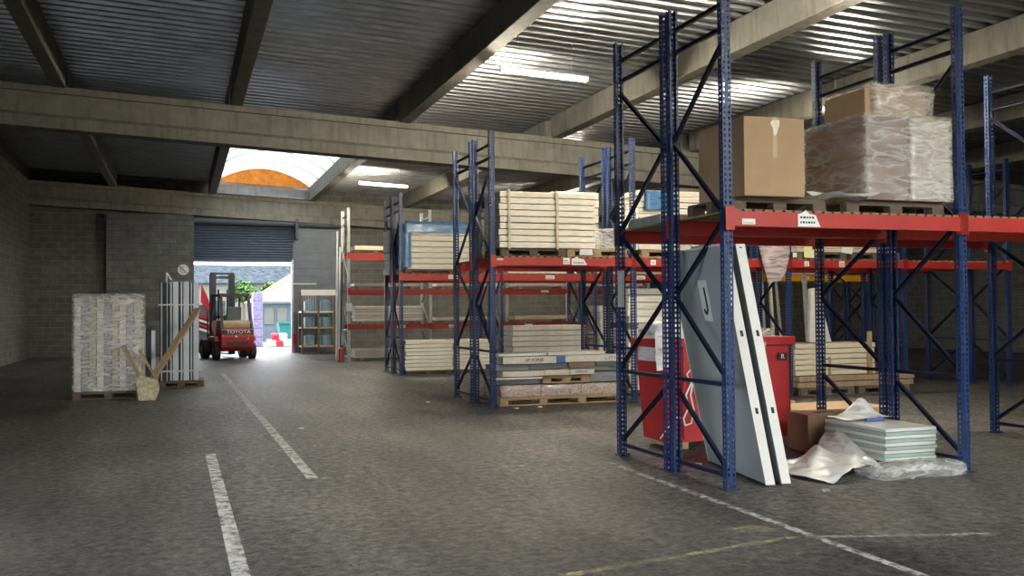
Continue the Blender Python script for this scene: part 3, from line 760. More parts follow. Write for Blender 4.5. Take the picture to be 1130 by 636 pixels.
carton(10.6, 12.6, 24.0, 24.7, SH+.085, SH+.6, 'creamb', 'printed cream pack on the far rack third bay shelf', name='cream_pack')
crumple_box('film_wrap', 10.55, 12.65, 23.95, 24.75, SH+.09, SH+.65, 'film', 'clear film round the pack on the far rack third bay shelf', .03)
carton(15.9, 17.6, 24.0, 24.7, SH+.085, SH+.4, 'pinewrap', 'pale pack on the far rack above the yellow beams', name='cream_pack')

# ---- rearmost rack goods
pallet(5.3, 31.4, 1.35, .9, 3.47, 'pallet with a thin board on the top shelf of the rearmost rack', 'wood', .1)
carton(5.28, 6.75, 31.38, 32.2, 3.57, 3.70, 'pinewrap', 'pale flat pack on the top shelf of the rearmost rack', name='flat_pack')
def bay_goods(x0, x1, z, hh, n, where, m='cream'):
    for i, x in enumerate((x0+.15, x1-.3)):
        tag(MB().box(x, x+.12, 31.4, 32.3, z, z+.09).build('timber_bearer', 'wood'), '%s timber bearer under the panels %s' % (('left', 'right')[i], where), 'bearer')
    stack(x0, x1, 31.38, 32.2, z+.09, z+.09+hh, n, where, m)
bay_goods(5.25, 7.4, 2.31, .11, 1, 'on the middle shelf of the rearmost rack, left bay', 'white')
bay_goods(5.32, 7.5, 1.18, .50, 5, 'on the lowest shelf of the rearmost rack, left bay')
bay_goods(5.28, 7.45, 0, .30, 3, 'on the floor under the rearmost rack, left bay')
bay_goods(8.0, 10.1, 1.18, .12, 1, 'on the lowest shelf of the rearmost rack, second bay')
bay_goods(8.0, 10.2, 2.31, .11, 1, 'on the middle shelf of the rearmost rack, second bay', 'white')
bay_goods(10.7, 12.7, 1.18, .15, 1, 'on the lowest shelf of the rearmost rack, third bay')
bay_goods(10.7, 12.7, 2.31, .11, 1, 'on the middle shelf of the rearmost rack, third bay', 'white')
bay_goods(13.3, 15.5, 2.31, .11, 1, 'on the middle shelf of the rearmost rack, right bay', 'white')
# timber lengths leaning at the left end of the rearmost rack
for i, (x, m, w) in enumerate(((4.72, 'galvs', .05), (4.82, 'white', .04), (4.90, 'gap', .05))):
    tag(MB().bar((x, 31.6+.2*i, 0), (x+.1, 32.0+.1*i, 4.2-.5*i), w, w).build('leaning_profile', m), '%s length leaning at the left end of the rearmost rack' % ('galvanised', 'thin white', 'dark')[i], 'profile')
tag(MB().box(4.97, 5.17, 31.252, 31.262, 1.6, 1.85).build('paper_notice', 'paper'), 'white paper notice on the left end of the rearmost rack', 'notice')
e = thing('fire_extinguisher', 'red fire extinguisher standing at the foot of the galvanised rack end', 'fire extinguisher', (4.76, 30.9, 0))
MB().tube((0,0,0), (0,0,.4), .08, n=20).tube((0,0,.4), (0,0,.47), .08, .03, n=20).build('cylinder', 'extred', e, smooth=False)
MB().box(-.02, .06, -.015, .015, .47, .53).bar((0,0,.5), (.09,0,.55), .02).build('valve_handle', 'black', e)
MB().path([(.05,0,.5), (.11,0,.42), (.1,0,.15)], .012).build('hose', 'black', e)

# ---- stillage with plastic drums by the door
st = thing('stillage', 'tall steel stillage of shelves holding pale plastic drums right of the loading door', 'stillage', (4.3, 37.3, 0))
q = MB()
for x in (0, 1.2):
    for y in (0, .9): obj('corner_post', cached('cpost', lambda: MB().box(-.035, .035, -.035, .035, 0, 2.35).data('corner_post', 'wooddark')), st, loc=(x, y, 0))
obj('corner_post', CACHE['cpost'], st, loc=(.6, 0, 0))
for z, m in ((.25, 'wood'), (.95, 'wood'), (1.55, 'galvs')):
    MB().box(-.03, 1.23, -.03, .93, z, z+.06).build('shelf', m, st)
q = MB(); q.box(-.04, 1.24, -.04, -.02, 2.2, 2.42)
for k in range(6): q.box(.02+k*.2, .14+k*.2, -.05, -.04, 2.26, 2.36)
q.build('header_board', 'white', st)
q = MB()
for k in range(7): q.tube((.04+k*.09, -.03, 1.62), (.04+k*.09, -.03, 2.2), .006, n=5)
q.build('wire_grid', 'galvs', st)
dr = cached('drum', lambda: MB().tube((0,0,0), (0,0,.36), .2, n=16).tube((0,0,.36), (0,0,.42), .2, .08, n=16).tube((0,0,.42), (0,0,.46), .06, n=12).data('drum', 'bottle'))
for z, zn in ((.315, 'lower'), (1.015, 'middle'), (1.615, 'upper')):
    for x, xn in ((.3, 'left'), (.9, 'right')):
        tag(obj('plastic_drum', dr, None, 0, (4.3+x, 37.65, z)), 'pale blue plastic drum on the %s shelf of the stillage, %s side' % (zn, xn), 'drum')
tag(MB().box(4.08, 4.12, 38.2, 38.26, 0, .9).box(4.05, 4.2, 38.2, 38.26, .35, .75).build('barrier_post', 'redsheet'), 'red guard post at the right edge of the loading door', 'post')
tag(MB().box(4.16, 5.05, 38.98, 39.04, 2.66, 2.71).build('pipe', 'white'), 'thin white pipe on the wall above the stillage', 'pipe')

# ------------------------------------------------------------------ near rack goods
pallet(4.74, 7.75, 1.0, .84, PT, 'timber pallet under the big cardboard box on the nearest rack', 'wooddark', .13)
bx = thing('cardboard_box', 'big square cardboard box taped along its middle on the nearest rack shelf', 'cardboard box', (4.79, 7.63, PT+.13), -.02)
MB().box(0, .63, 0, .85, 0, .72).build('carton', 'card', bx, bevel=.008)
MB().box(.292, .338, -.003, .853, .35, .7215).build('tape', 'tape', bx)
MB().prism([(.29,.69), (.36,.70), (.37,.66), (.335,.56), (.31,.55), (.30,.62), (.27,.66)], -.005, -.002, 'y').build('torn_label', 'tape2', bx)
pallet(5.95, 7.72, 1.14, .86, PT, 'timber pallet under the film wrapped boxes on the nearest rack', 'wooddark', .13)
def wbox(x0, x1, y0, y1, z0, z1, lab, m='carddark'):
    return tag(MB().box(x0, x1, y0, y1, z0, z1).build('cardboard_box', m, bevel=.01), lab, 'cardboard box')
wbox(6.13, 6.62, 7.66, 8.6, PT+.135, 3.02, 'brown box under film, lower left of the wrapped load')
wbox(6.63, 7.1, 7.66, 8.6, PT+.135, 3.02, 'brown box under film, lower right of the wrapped load', 'card')
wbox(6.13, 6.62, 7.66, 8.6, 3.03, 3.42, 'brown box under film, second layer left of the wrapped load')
wbox(6.63, 7.1, 7.66, 8.6, 3.03, 3.42, 'brown box under film, second layer right of the wrapped load', 'card')
wbox(6.36, 7.1, 7.95, 8.6, 3.43, 3.76, 'brown box at the very top of the wrapped load', 'card')
crumple_box('stretch_wrap', 6.12, 7.11, 7.65, 8.61, PT+.135, 3.43, 'film', 'clear stretch film round the two lower layers of boxes on the nearest rack', .02, seg=.05)
crumple_box('stretch_wrap', 6.62, 7.11, 7.63, 7.645, PT+.15, 3.40, 'filmd', 'denser film layer over the front of the wrapped boxes', .012, seg=.05)
crumple_box('stretch_wrap', 6.45, 7.12, 7.9, 8.61, 3.45, 3.78, 'filmd', 'crumpled film over the topmost wrapped box', .03, seg=.05)
sheet('loose_film', lambda u, v: (5.5+.68*u, 7.62+.25*v+.1*math.sin(5*u), PT+.15+.05*math.sin(4*u+3*v)**2), 16, 8, 'filmw', 'loose milky film trailing between the cardboard box and the wrapped load', 'plastic film', .02)
# rear half of the near rack
tag(MB().hexa([(4.65,9.0,PT),(5.35,9.0,PT),(5.35,9.75,PT),(4.65,9.75,PT)], [(4.65,9.0,PT+.09),(5.35,9.0,PT+.09),(5.35,9.75,PT+.09),(4.65,9.75,PT+.09)]).build('grey_slab', 'galvs'), 'flat grey slab on the rear shelf of the nearest rack behind the left frame', 'slab')
for i in range(3):
    tag(MB().box(5.42, 6.2, 8.85, 9.6, PT+i*.03, PT+.027+i*.03).build('pale_board', 'cream'), '%s thin pale board on the rear shelf behind the near blue post' % ('bottom', 'middle', 'topmost')[i], 'board', 'thin pale boards on the nearest rack rear shelf')

# leaning panels
def lean_panel(dx, label, top, jcard):
    t = thing('door_panel', label, 'panel', (4.965+dx, 7.62, 0))
    T = .088; L_ = 1.42
    d = Vector((.22, 1.38, 0)).normalized(); up = Vector((-.43, .03, top)); n = Vector((1, -.15, 0)).normalized()
    def slab(a0, a1, s0, s1, n0, n1):
        q = MB(); c = []
        for s in (s0, s1):
            c.append([d*(L_*a)+up*s+n*nn for (a, nn) in ((a0, n0), (a0, n1), (a1, n1), (a1, n0))])
        q.hexa(c[0], c[1]); return q
    z = .012
    slab(.004, .996, .008, .992, .004, T-.004).build('core', 'panelgrey', t)
    e = slab(-.002, .006, .005, 1, 0, T).build('edge_strip', 'white', t); e['label'] = 'white edge facing the camera'
    slab(.994, 1.002, .005, 1, 0, T).build('edge_strip', 'white', t)
    slab(0, 1, .994, 1.002, -.001, T+.001).build('edge_strip', 'white', t)
    slab(-.003, .0, .985, .99, T*.35, T*.65).build('pin', 'ink', t)
    for s in (.62, .3): slab(-.0045, -.002, s, s+.025, T*.4, T*.7).build('lock_keep', 'ink', t)
    if jcard:
        cd = slab(.34, .50, .68, .86, -.004, -.001).build('card', 'panelgrey', t); cd['label'] = 'pale card marked J'
        cd.data = cd.data.copy(); cd.data.materials.clear(); cd.data.materials.append(M['cardpale'])
        # the letter J lies on the panel's left face
        jm = MB(); pj = [(.03, .13, 0), (.03, -.06, 0), (.02, -.10, 0), (-.01, -.12, 0), (-.045, -.115, 0), (-.06, -.08, 0)]
        for p_, q_ in zip(pj, pj[1:]): jm.bar(p_, q_, .034, .002, up=(0, 0, 1))
        me = jm.data('letter', 'ink')
        o = bpy.data.objects.new('letter', me); COL.objects.link(o); o.parent = cd
        nrm = -(d.cross(up.normalized())).normalized()
        if nrm.x > 0: nrm = -nrm
        ex = -d; ey = nrm.cross(ex).normalized()
        if ey.z < 0: ey = -ey
        ex = ey.cross(nrm).normalized()
        R = Matrix((ex, ey, nrm)).transposed().to_4x4(); R.translation = d*(L_*.42)+up*.77+nrm*.008
        o.matrix_local = R @ Matrix.Diagonal((1.0, 1.0, 1, 1))
    return t
M['cardpale'] = mat('pale grey card', (.66, .68, .68), .6, 0, .04, 8)
lean_panel(0, 'tall grey door panel with white edge leaning on the near frame, card with letter J', 2.17, True)
lean_panel(.165, 'second tall grey door panel with white edge, outermost of the leaning pair', 2.17, False)
# floor rail under the panels and pale lining over them
tag(MB().hexa([(4.98,8.6,2.20),(5.1,8.6,2.20),(5.12,9.0,2.20),(5.0,9.0,2.20)], [(4.98,8.6,2.24),(5.1,8.6,2.24),(5.12,9.0,2.24),(5.0,9.0,2.24)]).build('foam_strip', 'offwhite'), 'pale foam strip over the top edge of the leaning panels', 'foam')

# red skip behind the panels
sk = thing('skip_container', 'red steel skip container behind the leaning grey panels', 'skip', (5.1, 9.95, 0))
q = MB(); w, dp = 1.74, .6
t_ = .03
q.hexa([(.1,0,.08),(w,0,.08),(w,dp,.08),(.1,dp,.08)], [(.1,0,.12),(w,0,.12),(w,dp,.12),(.1,dp,.12)])
q.hexa([(.1,0,.1),(w,0,.1),(w,t_,.1),(.1,t_,.1)], [(0,0,1.22),(w,0,1.22),(w,t_,1.22),(0,t_,1.22)])
q.hexa([(.1,dp-t_,.1),(w,dp-t_,.1),(w,dp,.1),(.1,dp,.1)], [(0,dp-t_,1.22),(w,dp-t_,1.22),(w,dp,1.22),(0,dp,1.22)])
q.hexa([(.1,0,.1),(.13,0,.1),(.13,dp,.1),(.1,dp,.1)], [(0,0,1.22),(.03,0,1.22),(.03,dp,1.22),(0,dp,1.22)])
q.box(w-t_, w, 0, dp, .1, 1.22)
q.build('bin_body', 'skip', sk, bevel=.01)
MB().box(-.04, w+.05, -.04, 0, 1.16, 1.26).box(-.04, w+.05, dp, dp+.04, 1.16, 1.26).box(w, w+.05, 0, dp, 1.16, 1.26).box(-.04, 0, 0, dp, 1.16, 1.26).build('rim', 'skip', sk, bevel=.01)
for x in (.3, .8, 1.2): MB().box(x, x+.05, -.03, 0, .12, 1.16).build('rib', 'skip', sk)
for x in (.25, 1.5): MB().box(x, x+.13, .02, dp-.02, 0, .08).build('skid', 'wood', sk)
b_ = MB().box(1.55, 1.67, -.034, -.03, .98, 1.07).build('badge', 'ink', sk); lettering('badge_mark', 'R', .08, 'paper', (1.61, -.036, 1.025), (PI/2, 0, 0), b_)
crumple_box('plastic_bag', 5.14, 5.5, 10.02, 10.45, 1.0, 1.40, 'filmw', 'milky plastic bag swelling out of the left end of the red skip', .06, 'plastic bag')
sheet('draped_film', lambda u, v: (5.02+.16*u, 9.87-.03*v, 1.36-.45*v), 5, 10, 'filmw', 'milky film tongue hanging down the left end of the red skip', 'plastic film', .03)
crumple_box('film_roll', 6.3, 6.6, 10.0, 10.4, 1.1, 1.34, 'film', 'clear film bunched on the right end of the red skip', .03, 'plastic film')
sheet('draped_film', lambda u, v: (6.36+.10*u, 9.88-.02*v, 1.2-.35*v), 5, 10, 'film', 'clear film strip hanging on the front of the red skip', 'plastic film', .02)
pts = [Vector((5.35+.05*math.sin(t*1.7), 9.88, 1.0-.06*t)) for t in range(0, 9)]
pts = [(5.50, 9.88, .95), (5.42, 9.88, .85), (5.47, 9.87, .75), (5.40, 9.87, .62), (5.43, 9.86, .48), (5.36, 9.86, .36), (5.38, 9.86, .28), (5.46, 9.86, .3), (5.5, 9.87, .45), (5.46, 9.87, .62), (5.5, 9.87, .8)]
tag(MB().path(pts, .009, 6).build('white_rope', 'cord'), 'white looped rope hanging in front of the red skip', 'rope')
tag(MB().path([(4.88, 9.5, .2), (5.0, 9.55, .3), (5.16, 9.6, .42), (5.2, 9.62, .36)], .008, 6).build('loose_cable', 'cord'), 'thin pale cable on the lower brace behind the left frame', 'cable')

# cardboard boxes at the foot of the second near frame
b1 = thing('cardboard_box', 'dark brown cardboard box lying right of the red skip', 'cardboard box', (6.50, 9.15, 0), -.15)
MB().box(0, .72, 0, .5, 0, .42).build('carton', 'carddark', b1, bevel=.01)
MB().prism([(.2,.2), (.5,.18), (.52,.24), (.36,.3), (.18,.26)], .421, .424, 'z').build('torn_hole', 'ink', b1)
tag(MB().box(7.0, 8.4, 10.1, 10.9, 0, .36).build('cardboard_box', 'card', bevel=.01), 'orange brown flat cardboard box behind the second near frame', 'cardboard box')
tag(MB().hexa([(6.75,10.95,0),(7.6,10.95,0),(7.6,11.5,0),(6.75,11.5,0)], [(6.75,10.95,.38),(7.6,10.95,.38),(7.6,11.5,.38),(6.75,11.5,.38)]).build('cardboard_box', 'card', bevel=.01), 'tan cardboard box furthest back right of the red skip', 'cardboard box')

# pile of sheets under film at right
pallet(6.48, 7.90, .6, .92, 0, 'low dark pallet under the sheet pile at right', 'wooddark', .09)
n = 9
for i in range(n):
    m = 'glasst' if i % 2 == 0 else 'green'; hh = .036
    which = 'topmost' if i == n-1 else 'lowest' if i == 0 else 'middle'
    o = tag(MB().box(0, .61, 0, .95, 0, hh-.004).build('sheet_panel', m, bevel=.003), '%s %s sheet in the film-covered pile beside the nearest rack' % (which, 'white' if i % 2 == 0 else 'grey green'), 'sheet', 'sheets in the film-covered pile')
    o.location = (6.48+rnd.uniform(-.008, .008), 7.88+rnd.uniform(-.008, .008), .092+i*hh)
TOPZ = .092+n*.036
def drape(u, v):
    # u from the near to the far end of the pile, v from its top down to the floor and out to the left
    if v < .55:
        k = v/.55; zs = TOPZ*(.12+.95*u); x = 6.455-.10*k*k; y = 7.9+.95*u-.1*k*(1-u); z = zs*(1-k)+.05*k
        if u > .75: x += .35*(1-k)**3*(u-.75)*4
    else:
        k = (v-.55)/.45; x = 6.37-.10*(1-u)-k*(.72+.18*(1-abs(2*u-1))); y = 7.8-.35*k*(1-u)+(1.05-.45*k)*u; z = .08*(1-k)+.025+.05*math.sin(5*u+3*k)**2*(1-.6*k)
    return (x, y, z)
sheet('plastic_sheet', drape, 34, 44, 'filmw', 'milky plastic sheet sliding off the left side of the pile onto the floor', 'plastic sheet', .022, 5)
def tent(u, v):
    return (6.5+.6*u, 8.48+.34*v, TOPZ+.02+.2*math.exp(-((u-.55)/.25)**2)*math.exp(-((v-.6)/.35)**2))
sheet('plastic_sheet', tent, 20, 12, 'filmw', 'milky plastic sheet peaked up on the back of the pile', 'plastic sheet', .015, 6)
tag(MB().box(6.70, 6.92, 8.42, 8.46, TOPZ-.003, TOPZ+.035).build('plastic_strip', 'bluebit', bevel=.01), 'blue plastic strip showing under the peaked sheet', 'plastic')
crumple_box('film_heap', 6.15, 7.05, 7.5, 7.82, .0, .08, 'film', 'crumpled clear film heap on the floor in front of the pile', .05, 'plastic film', .04)
tag(MB().box(5.62, 5.85, 8.6, 8.72, .0, .05).build('plastic_scrap', 'bluebit', bevel=.015), 'blue plastic scrap on the floor beside the leaning panels', 'plastic')

# ------------------------------------------------------------------ left side
# pallet of upright white profiles
pallet(-.46, 22.15, .92, 1.0, 0, 'dark pallet under the upright white profiles at left', 'wooddark')
x = -.44; k = 0
specs = [('gap', .03, 2.12), ('profile', .025, 2.1), ('gap', .09, 2.1), ('profile', .02, 2.12), ('gap', .05, 2.08), ('profile', .035, 2.12), ('gap', .02, 2.1), ('profile', .115, 2.12), ('gap', .045, 2.1), ('profile', .035, 2.12), ('gap', .02, 2.1), ('profile', .12, 2.12), ('gap', .03, 2.1), ('profile', .03, 2.1), ('gap', .025, 2.1), ('profile', .11, 2.1)]
for i, (m, w, h) in enumerate(specs):  # gap entries are dark strips standing in for shade between the white profiles
    nm = 'white' if m == 'profile' else 'dark'
    tag(MB().box(x, x+w-.003, 22.17+(.04 if m == 'gap' else 0), 23.1, .142, .142+h).build('profile_or_gap_shade', m, bevel=.003), 'upright %s profile, number %d from the left on the left-hand pallet' % (nm, i+1) if False else 'upright %s profile standing on the pallet beside the forklift' % nm, 'profile', 'upright %s profiles on the left pallet' % nm)
    x += w
for z, zn in ((.33, 'lower'), (1.75, 'upper')):
    tag(MB().box(-.46, .42, 22.158, 22.169, z, z+.03).build('packing_band', 'galvs'), '%s packing band round the upright white profiles' % zn, 'band')
tag(MB().tube((-.3, 22.1, 2.26), (-.3, 22.3, 2.45), .02).tube((-.3, 22.3, 2.45), (-.2, 22.3, 2.3), .02).build('film_tail', 'filmw'), 'pale twisted film tail on top of the upright profiles', 'film')
pallet(-.78, 21.35, .3, .7, 0, 'small pallet of short profiles between the two left stacks', 'wooddark')
for i in range(3):
    tag(MB().box(-.76+i*.09, -.69+i*.09, 21.37, 21.9, .142, 1.35-.06*i).build('short_profile', 'profile' if i != 1 else 'gap'), '%s short upright profile between the two left stacks' % ('left', 'middle', 'right')[i], 'profile')
# wrapped stack at the left edge
pallet(-1.9, 19.7, 1.22, 1.0, 0, 'dark pallet under the film wrapped stack at the left edge', 'wooddark')
x = -1.88
for i in range(9):
    w = .13; m = ('offwhite', 'greycar', 'straw')[i % 3]
    tag(MB().box(x, x+w-.01, 19.75, 20.6, .142, 1.88+.05*math.sin(i*2)).build('wrapped_board', m), 'upright %s board inside the film at the left edge' % ('off-white', 'grey', 'straw-coloured')[i % 3], 'board', 'upright %s boards inside the left film' % ('off-white', 'grey', 'straw')[i % 3]); x += w
crumple_box('stretch_wrap', -1.9, -.68, 19.72, 20.65, .15, 1.95, 'film', 'clear stretch film round the upright boards at the left edge', .02)
# leaning planks
tag(MB().bar((-.55, 19.62, .3), (.33, 21.7, 1.66), .11, .07).build('long_plank', 'plank'), 'long dusty plank leaning up towards the forklift', 'plank')
tag(MB().bar((-1.02, 19.35, 1.0), (-.52, 19.25, .03), .15, .05).build('short_plank', 'plank'), 'dusty plank slanting down from the left edge to the floor', 'plank')
q = MB(); q.hexa([(-.74,19.0,.0),(-.45,19.0,.0),(-.45,19.22,.0),(-.78,19.22,.0)], [(-.80,19.1,.38),(-.36,19.1,.20),(-.40,19.22,.36),(-.72,19.22,.48)])
tag(q.build('torn_cardboard', 'straw', bevel=.02), 'pale torn cardboard wedge at the foot of the two planks', 'cardboard')
tag(MB().bar((-.74, 19.5, .9), (-.42, 19.45, .35), .06, .04).build('thin_plank', 'plank'), 'thin brown plank between the wrapped stack and the torn cardboard', 'plank')

# ------------------------------------------------------------------ forklift
def forklift():
    t = thing('forklift', 'red forklift truck seen from behind in the loading doorway', 'forklift', (1.80, 34.1, 0), .2)
    # counterweight body, curved at the back
    q = MB(); prof = [(.0, .45), (-.02, .75), (.02, 1.0), (.1, 1.06), (.75, 1.06), (.75, .30), (.25, .28), (.08, .33)]
    q.prism(prof, -.56, .56, 'x'); o = q.build('counterweight', 'liftred', t, bevel=.05)
    for s in (-1, 1):
        m = MB(); m.hexa([(s*.56,.35,.62),(s*.70,.35,.62),(s*.70,1.1,.62),(s*.56,1.1,.62)], [(s*.56,.35,.80),(s*.68,.35,.76),(s*.68,1.1,.76),(s*.56,1.1,.8)]); m.build('mudguard', 'liftred', t)
    q = MB(); q.box(-.55, .55, .7, 2.0, .35, .75); q.build('chassis', 'liftred', t, bevel=.03)
    MB().box(-.35, .35, -.03, -.015, .5, .62).build('rear_grille', 'darkmetal', t)
    MB().box(-.5, .5, -.028, .03, .86, 1.0).build('name_band', 'darkmetal', t, bevel=.01)
    lettering('lettering', 'TOYOTA', .17, 'text', (.02, -.032, .93), (PI/2, 0, 0), t, 1.15)
    lettering('badge', '25', .08, 'text', (.34, -.035, .70), (PI/2, 0, 0), t, 1.2)
    MB().tube((-.06, -.035, .78), (-.06, -.02, .78), .03).build('tow_pin', 'text', t)
    # bonnet and seat
    MB().prism([(.12, 1.06), (.12, 1.22), (.2, 1.32), (1.05, 1.32), (1.1, 1.06)], -.46, .46, 'x').build('bonnet', 'tan', t, bevel=.03)
    s = MB().prism([(.5, 1.32), (1.0, 1.32), (1.0, 1.42), (.62, 1.44), (.55, 1.78), (.44, 1.78)], -.25, .25, 'x').build('seat', 'seatgrey', t, bevel=.04)
    # wheels
    def wheel(): 
        m = MB(); m.tube((-.09, 0, 0), (.09, 0, 0), .27, n=24); m.tube((-.1, 0, 0), (-.09, 0, 0), .24, .27, n=24); m.tube((.09, 0, 0), (.1, 0, 0), .27, .24, n=24); return m.data('wheel', 'black')
    wd = cached('wheel', wheel); hd = cached('hub', lambda: MB().tube((-.11, 0, 0), (.11, 0, 0), .12, n=16).data('hub', 'liftred'))
    for x, y, k in ((-.60, .48, 1), (.60, .48, 1), (-.66, 1.85, 1.25), (.66, 1.85, 1.25)):
        w = obj('wheel', wd, t, loc=(x, y, .27*k)); w.scale = (k, k, k); obj('hub', hd, w)
    # overhead guard
    q = MB()
    for s in (-1, 1):
        q.bar((s*.50, .12, 1.0), (s*.46, .42, 2.15), .09, .09); q.bar((s*.50, 1.75, .9), (s*.46, 1.55, 2.15), .06, .06)
        q.bar((s*.46, .38, 2.17), (s*.46, 1.6, 2.17), .08, .08)
    q.bar((-.5, .40, 2.17), (.5, .40, 2.17), .14, .12); q.bar((-.5, 1.58, 2.17), (.5, 1.58, 2.17), .1, .08)
    for i in range(6): q.bar((-.35+.14*i, .4, 2.18), (-.35+.14*i, 1.6, 2.18), .04, .04)
    q.build('overhead_guard', 'darkmetal', t)
    for s in (-1, 1): MB().box(s*.46-.04, s*.46+.04, .32, .36, 2.08, 2.15).build('tail_lamp', 'extred', t)
    # mast
    m = MB()
    for s in (-1, 1):
        m.box(s*.36-.07, s*.36+.07, 2.05, 2.2, .1, 2.95); m.box(s*.26-.04, s*.26+.04, 2.08, 2.2, .1, 3.0)
        m.tube((s*.16, 2.02, .3), (s*.16, 2.02, 2.4), .035)
    for z in (.3, 1.4, 2.78): m.box(-.42, .42, 2.06, 2.12, z, z+.09)
    m.box(-.40, .40, 2.05, 2.2, 2.93, 3.0)
    m.build('mast', 'darkmetal', t)
    c = MB()
    for z in (.25, .7): c.box(-.5, .5, 2.22, 2.27, z, z+.1)
    for x in (-.5, -.2, .2, .44): c.box(x, x+.04, 2.24, 2.27, .25, 1.6)
    c.build('load_backrest', 'darkmetal', t)
    for s in (-1, 1): MB().box(s*.3-.06, s*.3+.06, 2.27, 3.3, .08, .12).box(s*.3-.06, s*.3+.06, 2.25, 2.3, .08, .75).build('fork', 'black', t)
    w = MB()
    for i in range(20):
        a, b = 2*PI*i/20, 2*PI*(i+1)/20; w.bar((.17*math.cos(a)-.1, 1.35+.06*math.sin(a), 1.45+.15*math.sin(a)), (.17*math.cos(b)-.1, 1.35+.06*math.sin(b), 1.45+.15*math.sin(b)), .025)
    w.bar((-.1, 1.35, 1.45), (-.1, 1.6, .95), .04); w.build('steering_wheel', 'black', t)
    MB().prism([(1.3, .75), (1.3, .82), (1.75, 1.3), (1.95, 1.3), (1.95, .75)], -.5, .5, 'x').build('dashboard', 'liftred', t)
    return t
forklift()

# ------------------------------------------------------------------ outside
g = MB().box(-60, 90, YE+.3, 140, -.3, -.02).box(-60, 90, -60, YB-.3, -.3, -.02).box(-60, XL-.3, YB-.3, YE+.3, -.3, -.02).build('ground', 'outground'); struct(g)
def pitched(name, label, X0, X1, Y0, Y1, zw, zr, mw, mr, ridge='x'):
    t = thing(name, label, 'building', (X0, Y0, 0)); w, d = X1-X0, Y1-Y0
    MB().box(0, w, 0, d, 0, zw).build('wall', mw, t)
    q = MB()
    if ridge == 'x': q.prism([(-.3, zw-.05), (d+.3, zw-.05), (d/2, zr)], -.3, w+.3, 'x')
    else: q.prism([(-.3, zw-.05), (w+.3, zw-.05), (w/2, zr)], -.3, d+.3, 'y')
    q.build('roof', mr, t); return t
h = pitched('long_building', 'long pale building with a blue grey roof beyond the loading door', -6, 24, 74, 82, 3.75, 5.2, 'render', 'slate')
for i, x in enumerate((8, 11, 14)):
    f = MB().box(x, x+1.1, -.05, .02, 1.2, 2.5).build('window', 'render', h); MB().box(x+.08, x+1.02, -.07, -.05, 1.28, 2.42).build('pane', 'slate', f)
h = pitched('gabled_shed', 'gabled grey blue shed at the right of the loading door opening', 4.0, 12.0, 55, 63, 2.2, 4.9, 'renderblue', 'galvs', 'y')
MB().bar((-.35, -.32, 2.2), (4.0, -.32, 4.98), .12, .14).bar((8.35, -.32, 2.2), (4.0, -.32, 4.98), .12, .14).build('verge_board', 'plank', h)
for x in (.3, 1.0, 2.0): MB().box(x, x+.5, -.04, .01, .9, 1.8).build('window', 'render', h)
MB().box(-.1, 3, -.06, 0, 2.05, 2.2).build('gutter', 'white', h)
def tree(X, Y, r, z, lab):
    t = thing('tree', lab, 'tree', (X, Y, 0))
    MB().tube((0,0,0), (0,0,z), .12, .07).build('trunk', 'bark', t)
    q = MB(); rr = random.Random(int(X*100))
    for i in range(900):
        p = Vector((rr.gauss(0, 1), rr.gauss(0, 1), rr.gauss(0, 1))).normalized()*r*rr.random()**.4*(.8+.4*rr.random()); p.z = p.z*.8+z
        a = Vector((rr.uniform(-1, 1), rr.uniform(-1, 1), rr.uniform(-1, 1))).normalized()*.14; b = a.cross(Vector((rr.uniform(-1, 1), rr.uniform(-1, 1), 1))).normalized()*.1
        q.add([p-a, p+b, p+a, p-b], [(0, 1, 2, 3)])
    q.build('foliage', 'leaf', t)
tree(5.9, 68, .85, 2.9, 'bright green tree behind the shed, middle of the three right of the mast')
tree(8.0, 68, 1.0, 3.2, 'bright green tree above the shed roof, rightmost of the three')
tree(3.9, 67, .85, 2.9, 'bright green tree just right of the forklift mast')
tree(-1.5, 62, 1.4, 2.4, 'green tree behind the forklift at the left of the opening')
for i in range(6):
    tag(MB().box(3.16, 3.6, 47, 47.8, i*.42, .41+i*.42).build('film_pack', 'lilac', bevel=.02), '%s lilac pack in the tower right of the forklift' % ('lowest', 'second lowest', 'third lowest', 'third highest', 'second highest', 'topmost')[i], 'pack', 'lilac packs in the yard tower')
c = thing('waste_skip', 'teal waste skip in the yard at the right of the opening', 'skip', (4.7, 51, -.07))
MB().hexa([(.15,0,.05),(1.4,0,.05),(1.4,1.2,.05),(.15,1.2,.05)], [(0,-.1,1.1),(1.6,-.1,1.1),(1.6,1.3,1.1),(0,1.3,1.1)]).build('bin_body', 'teal', c)
MB().box(-.04, 1.64, -.15, -.08, 1.05, 1.15).build('rim', 'teal', c)
for i, (x, z, m) in enumerate(((3.8, 0, 'paper'), (4.15, 0, 'redsheet'), (4.5, 0, 'paper'), (4.0, .28, 'redsheet'), (4.3, .28, 'paper'))):
    crumple_box('rubble_bag', x, x+.34, 46.5, 47.0, z, z+.27, m, '%s bag in the heap on the yard, %s' % ('red' if m == 'redsheet' else 'white', ('left', 'bottom middle', 'bottom right', 'upper left', 'upper right')[i]), .04, 'bag', .08)
q = MB(); q.hexa([(.72,40.2,2.0),(1.15,40.2,1.55),(1.15,40.4,1.5),(.72,40.4,2.0)], [(.74,40.2,2.75),(.98,40.2,2.2),(.98,40.4,2.2),(.74,40.4,2.7)])
rt = thing('lorry_tail', 'red and white striped vehicle tail at the left edge of the loading door', 'vehicle', (0, 0, 0))
q.build('red_cover', 'redsheet', rt)
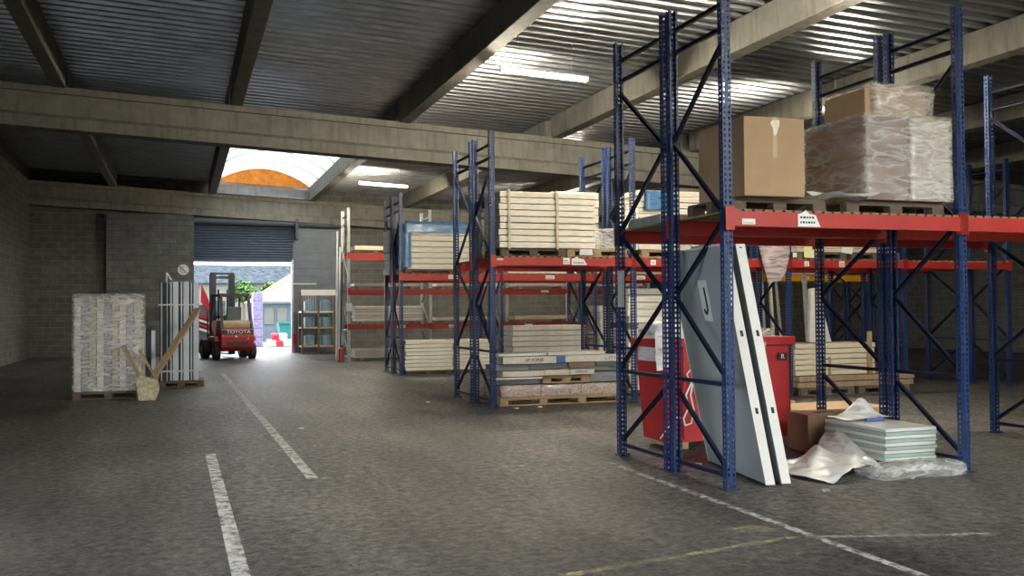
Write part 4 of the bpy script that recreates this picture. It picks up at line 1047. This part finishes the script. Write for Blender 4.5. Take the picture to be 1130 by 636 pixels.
for i in range(4): MB().hexa([(.66,40.1,1.42-.17*i),(1.25,40.1,1.22-.17*i),(1.25,40.3,1.22-.17*i),(.66,40.3,1.42-.17*i)], [(.66,40.1,1.51-.17*i),(1.25,40.1,1.31-.17*i),(1.25,40.3,1.31-.17*i),(.66,40.3,1.51-.17*i)]).build('stripe', 'paper' if i % 2 else 'redsheet', rt)
MB().box(.6, 1.2, 40.3, 42, .4, 1.9).build('load_box', 'seatgrey', rt)
for y in (40.8, 41.5): MB().tube((.58, y, .4), (1.22, y, .4), .4, n=20).build('wheel', 'black', rt)
tag(MB().hexa([(5,46,0),(7,46,0),(7,46.6,0),(5,46.6,0)], [(5,46,.05),(7,46,.05),(7,46.6,.05),(5,46.6,.05)]).build('paving_slab', 'render'), 'low pale slab in the yard at the right', 'slab')

# ------------------------------------------------------------------ litter on the floor
for i, (x, y, m, lb) in enumerate(((5.14, 15.0, 'paper', 'white paper scrap on the floor before the carton pallet, left of two'),
                                   (5.55, 15.05, 'paper', 'white paper scrap on the floor before the carton pallet, right of two'),
                                   (4.05, 16.6, 'filmw', 'pale crumpled scrap beside the foot of the middle rack'),
                                   (5.0, 8.9, 'paper', 'white crumpled scrap at the foot of the panels behind the near frame'),
                                   (1.55, 13.6, 'straw', 'small brown scrap in the middle of the aisle'),
                                   (5.30, 7.2, 'faint', 'tiny pale scrap on the floor in front of the leaning panels'))):
    q = MB(); s = .035
    pts = [(s*math.cos(a)*(1+.4*math.sin(3*a+i)), s*math.sin(a)*(1+.3*math.cos(2*a+i))) for a in [2*PI*k/9 for k in range(9)]]
    q.prism(pts, 0.003, .018, 'z')
    o = q.build('litter_scrap', m, loc=(x, y, 0)); tag(o, lb, 'litter')

# ------------------------------------------------------------------ light
w = bpy.data.worlds.new('world'); SC.world = w; w.use_nodes = True
nt = w.node_tree; bg = nt.nodes['Background']
tc = N(nt, 'ShaderNodeTexCoord'); mp = N(nt, 'ShaderNodeMapping'); L(nt, tc.outputs['Generated'], mp.inputs[0]); mp.inputs['Scale'].default_value = (1, 1, 3)
n = N(nt, 'ShaderNodeTexNoise', Scale=2.0, Detail=5.0); L(nt, mp.outputs[0], n.inputs['Vector'])
L(nt, ramp(nt, n.outputs['Fac'], [(.35, (.82, .90, 1.0)), (.65, (1.0, 1.0, 1.0))]), bg.inputs[0])
bg.inputs[1].default_value = 3.2

SC.view_settings.view_transform = 'Standard'; SC.view_settings.look = 'None'
SC.view_settings.exposure = 1.55; SC.view_settings.gamma = 1; SC.view_settings.use_curve_mapping = False
SC.cycles.max_bounces = 8; SC.cycles.diffuse_bounces = 4; SC.cycles.glossy_bounces = 4; SC.cycles.transparent_max_bounces = 24
SC.cycles.use_denoising = True; SC.cycles.sample_clamp_indirect = 6; SC.cycles.caustics_reflective = False
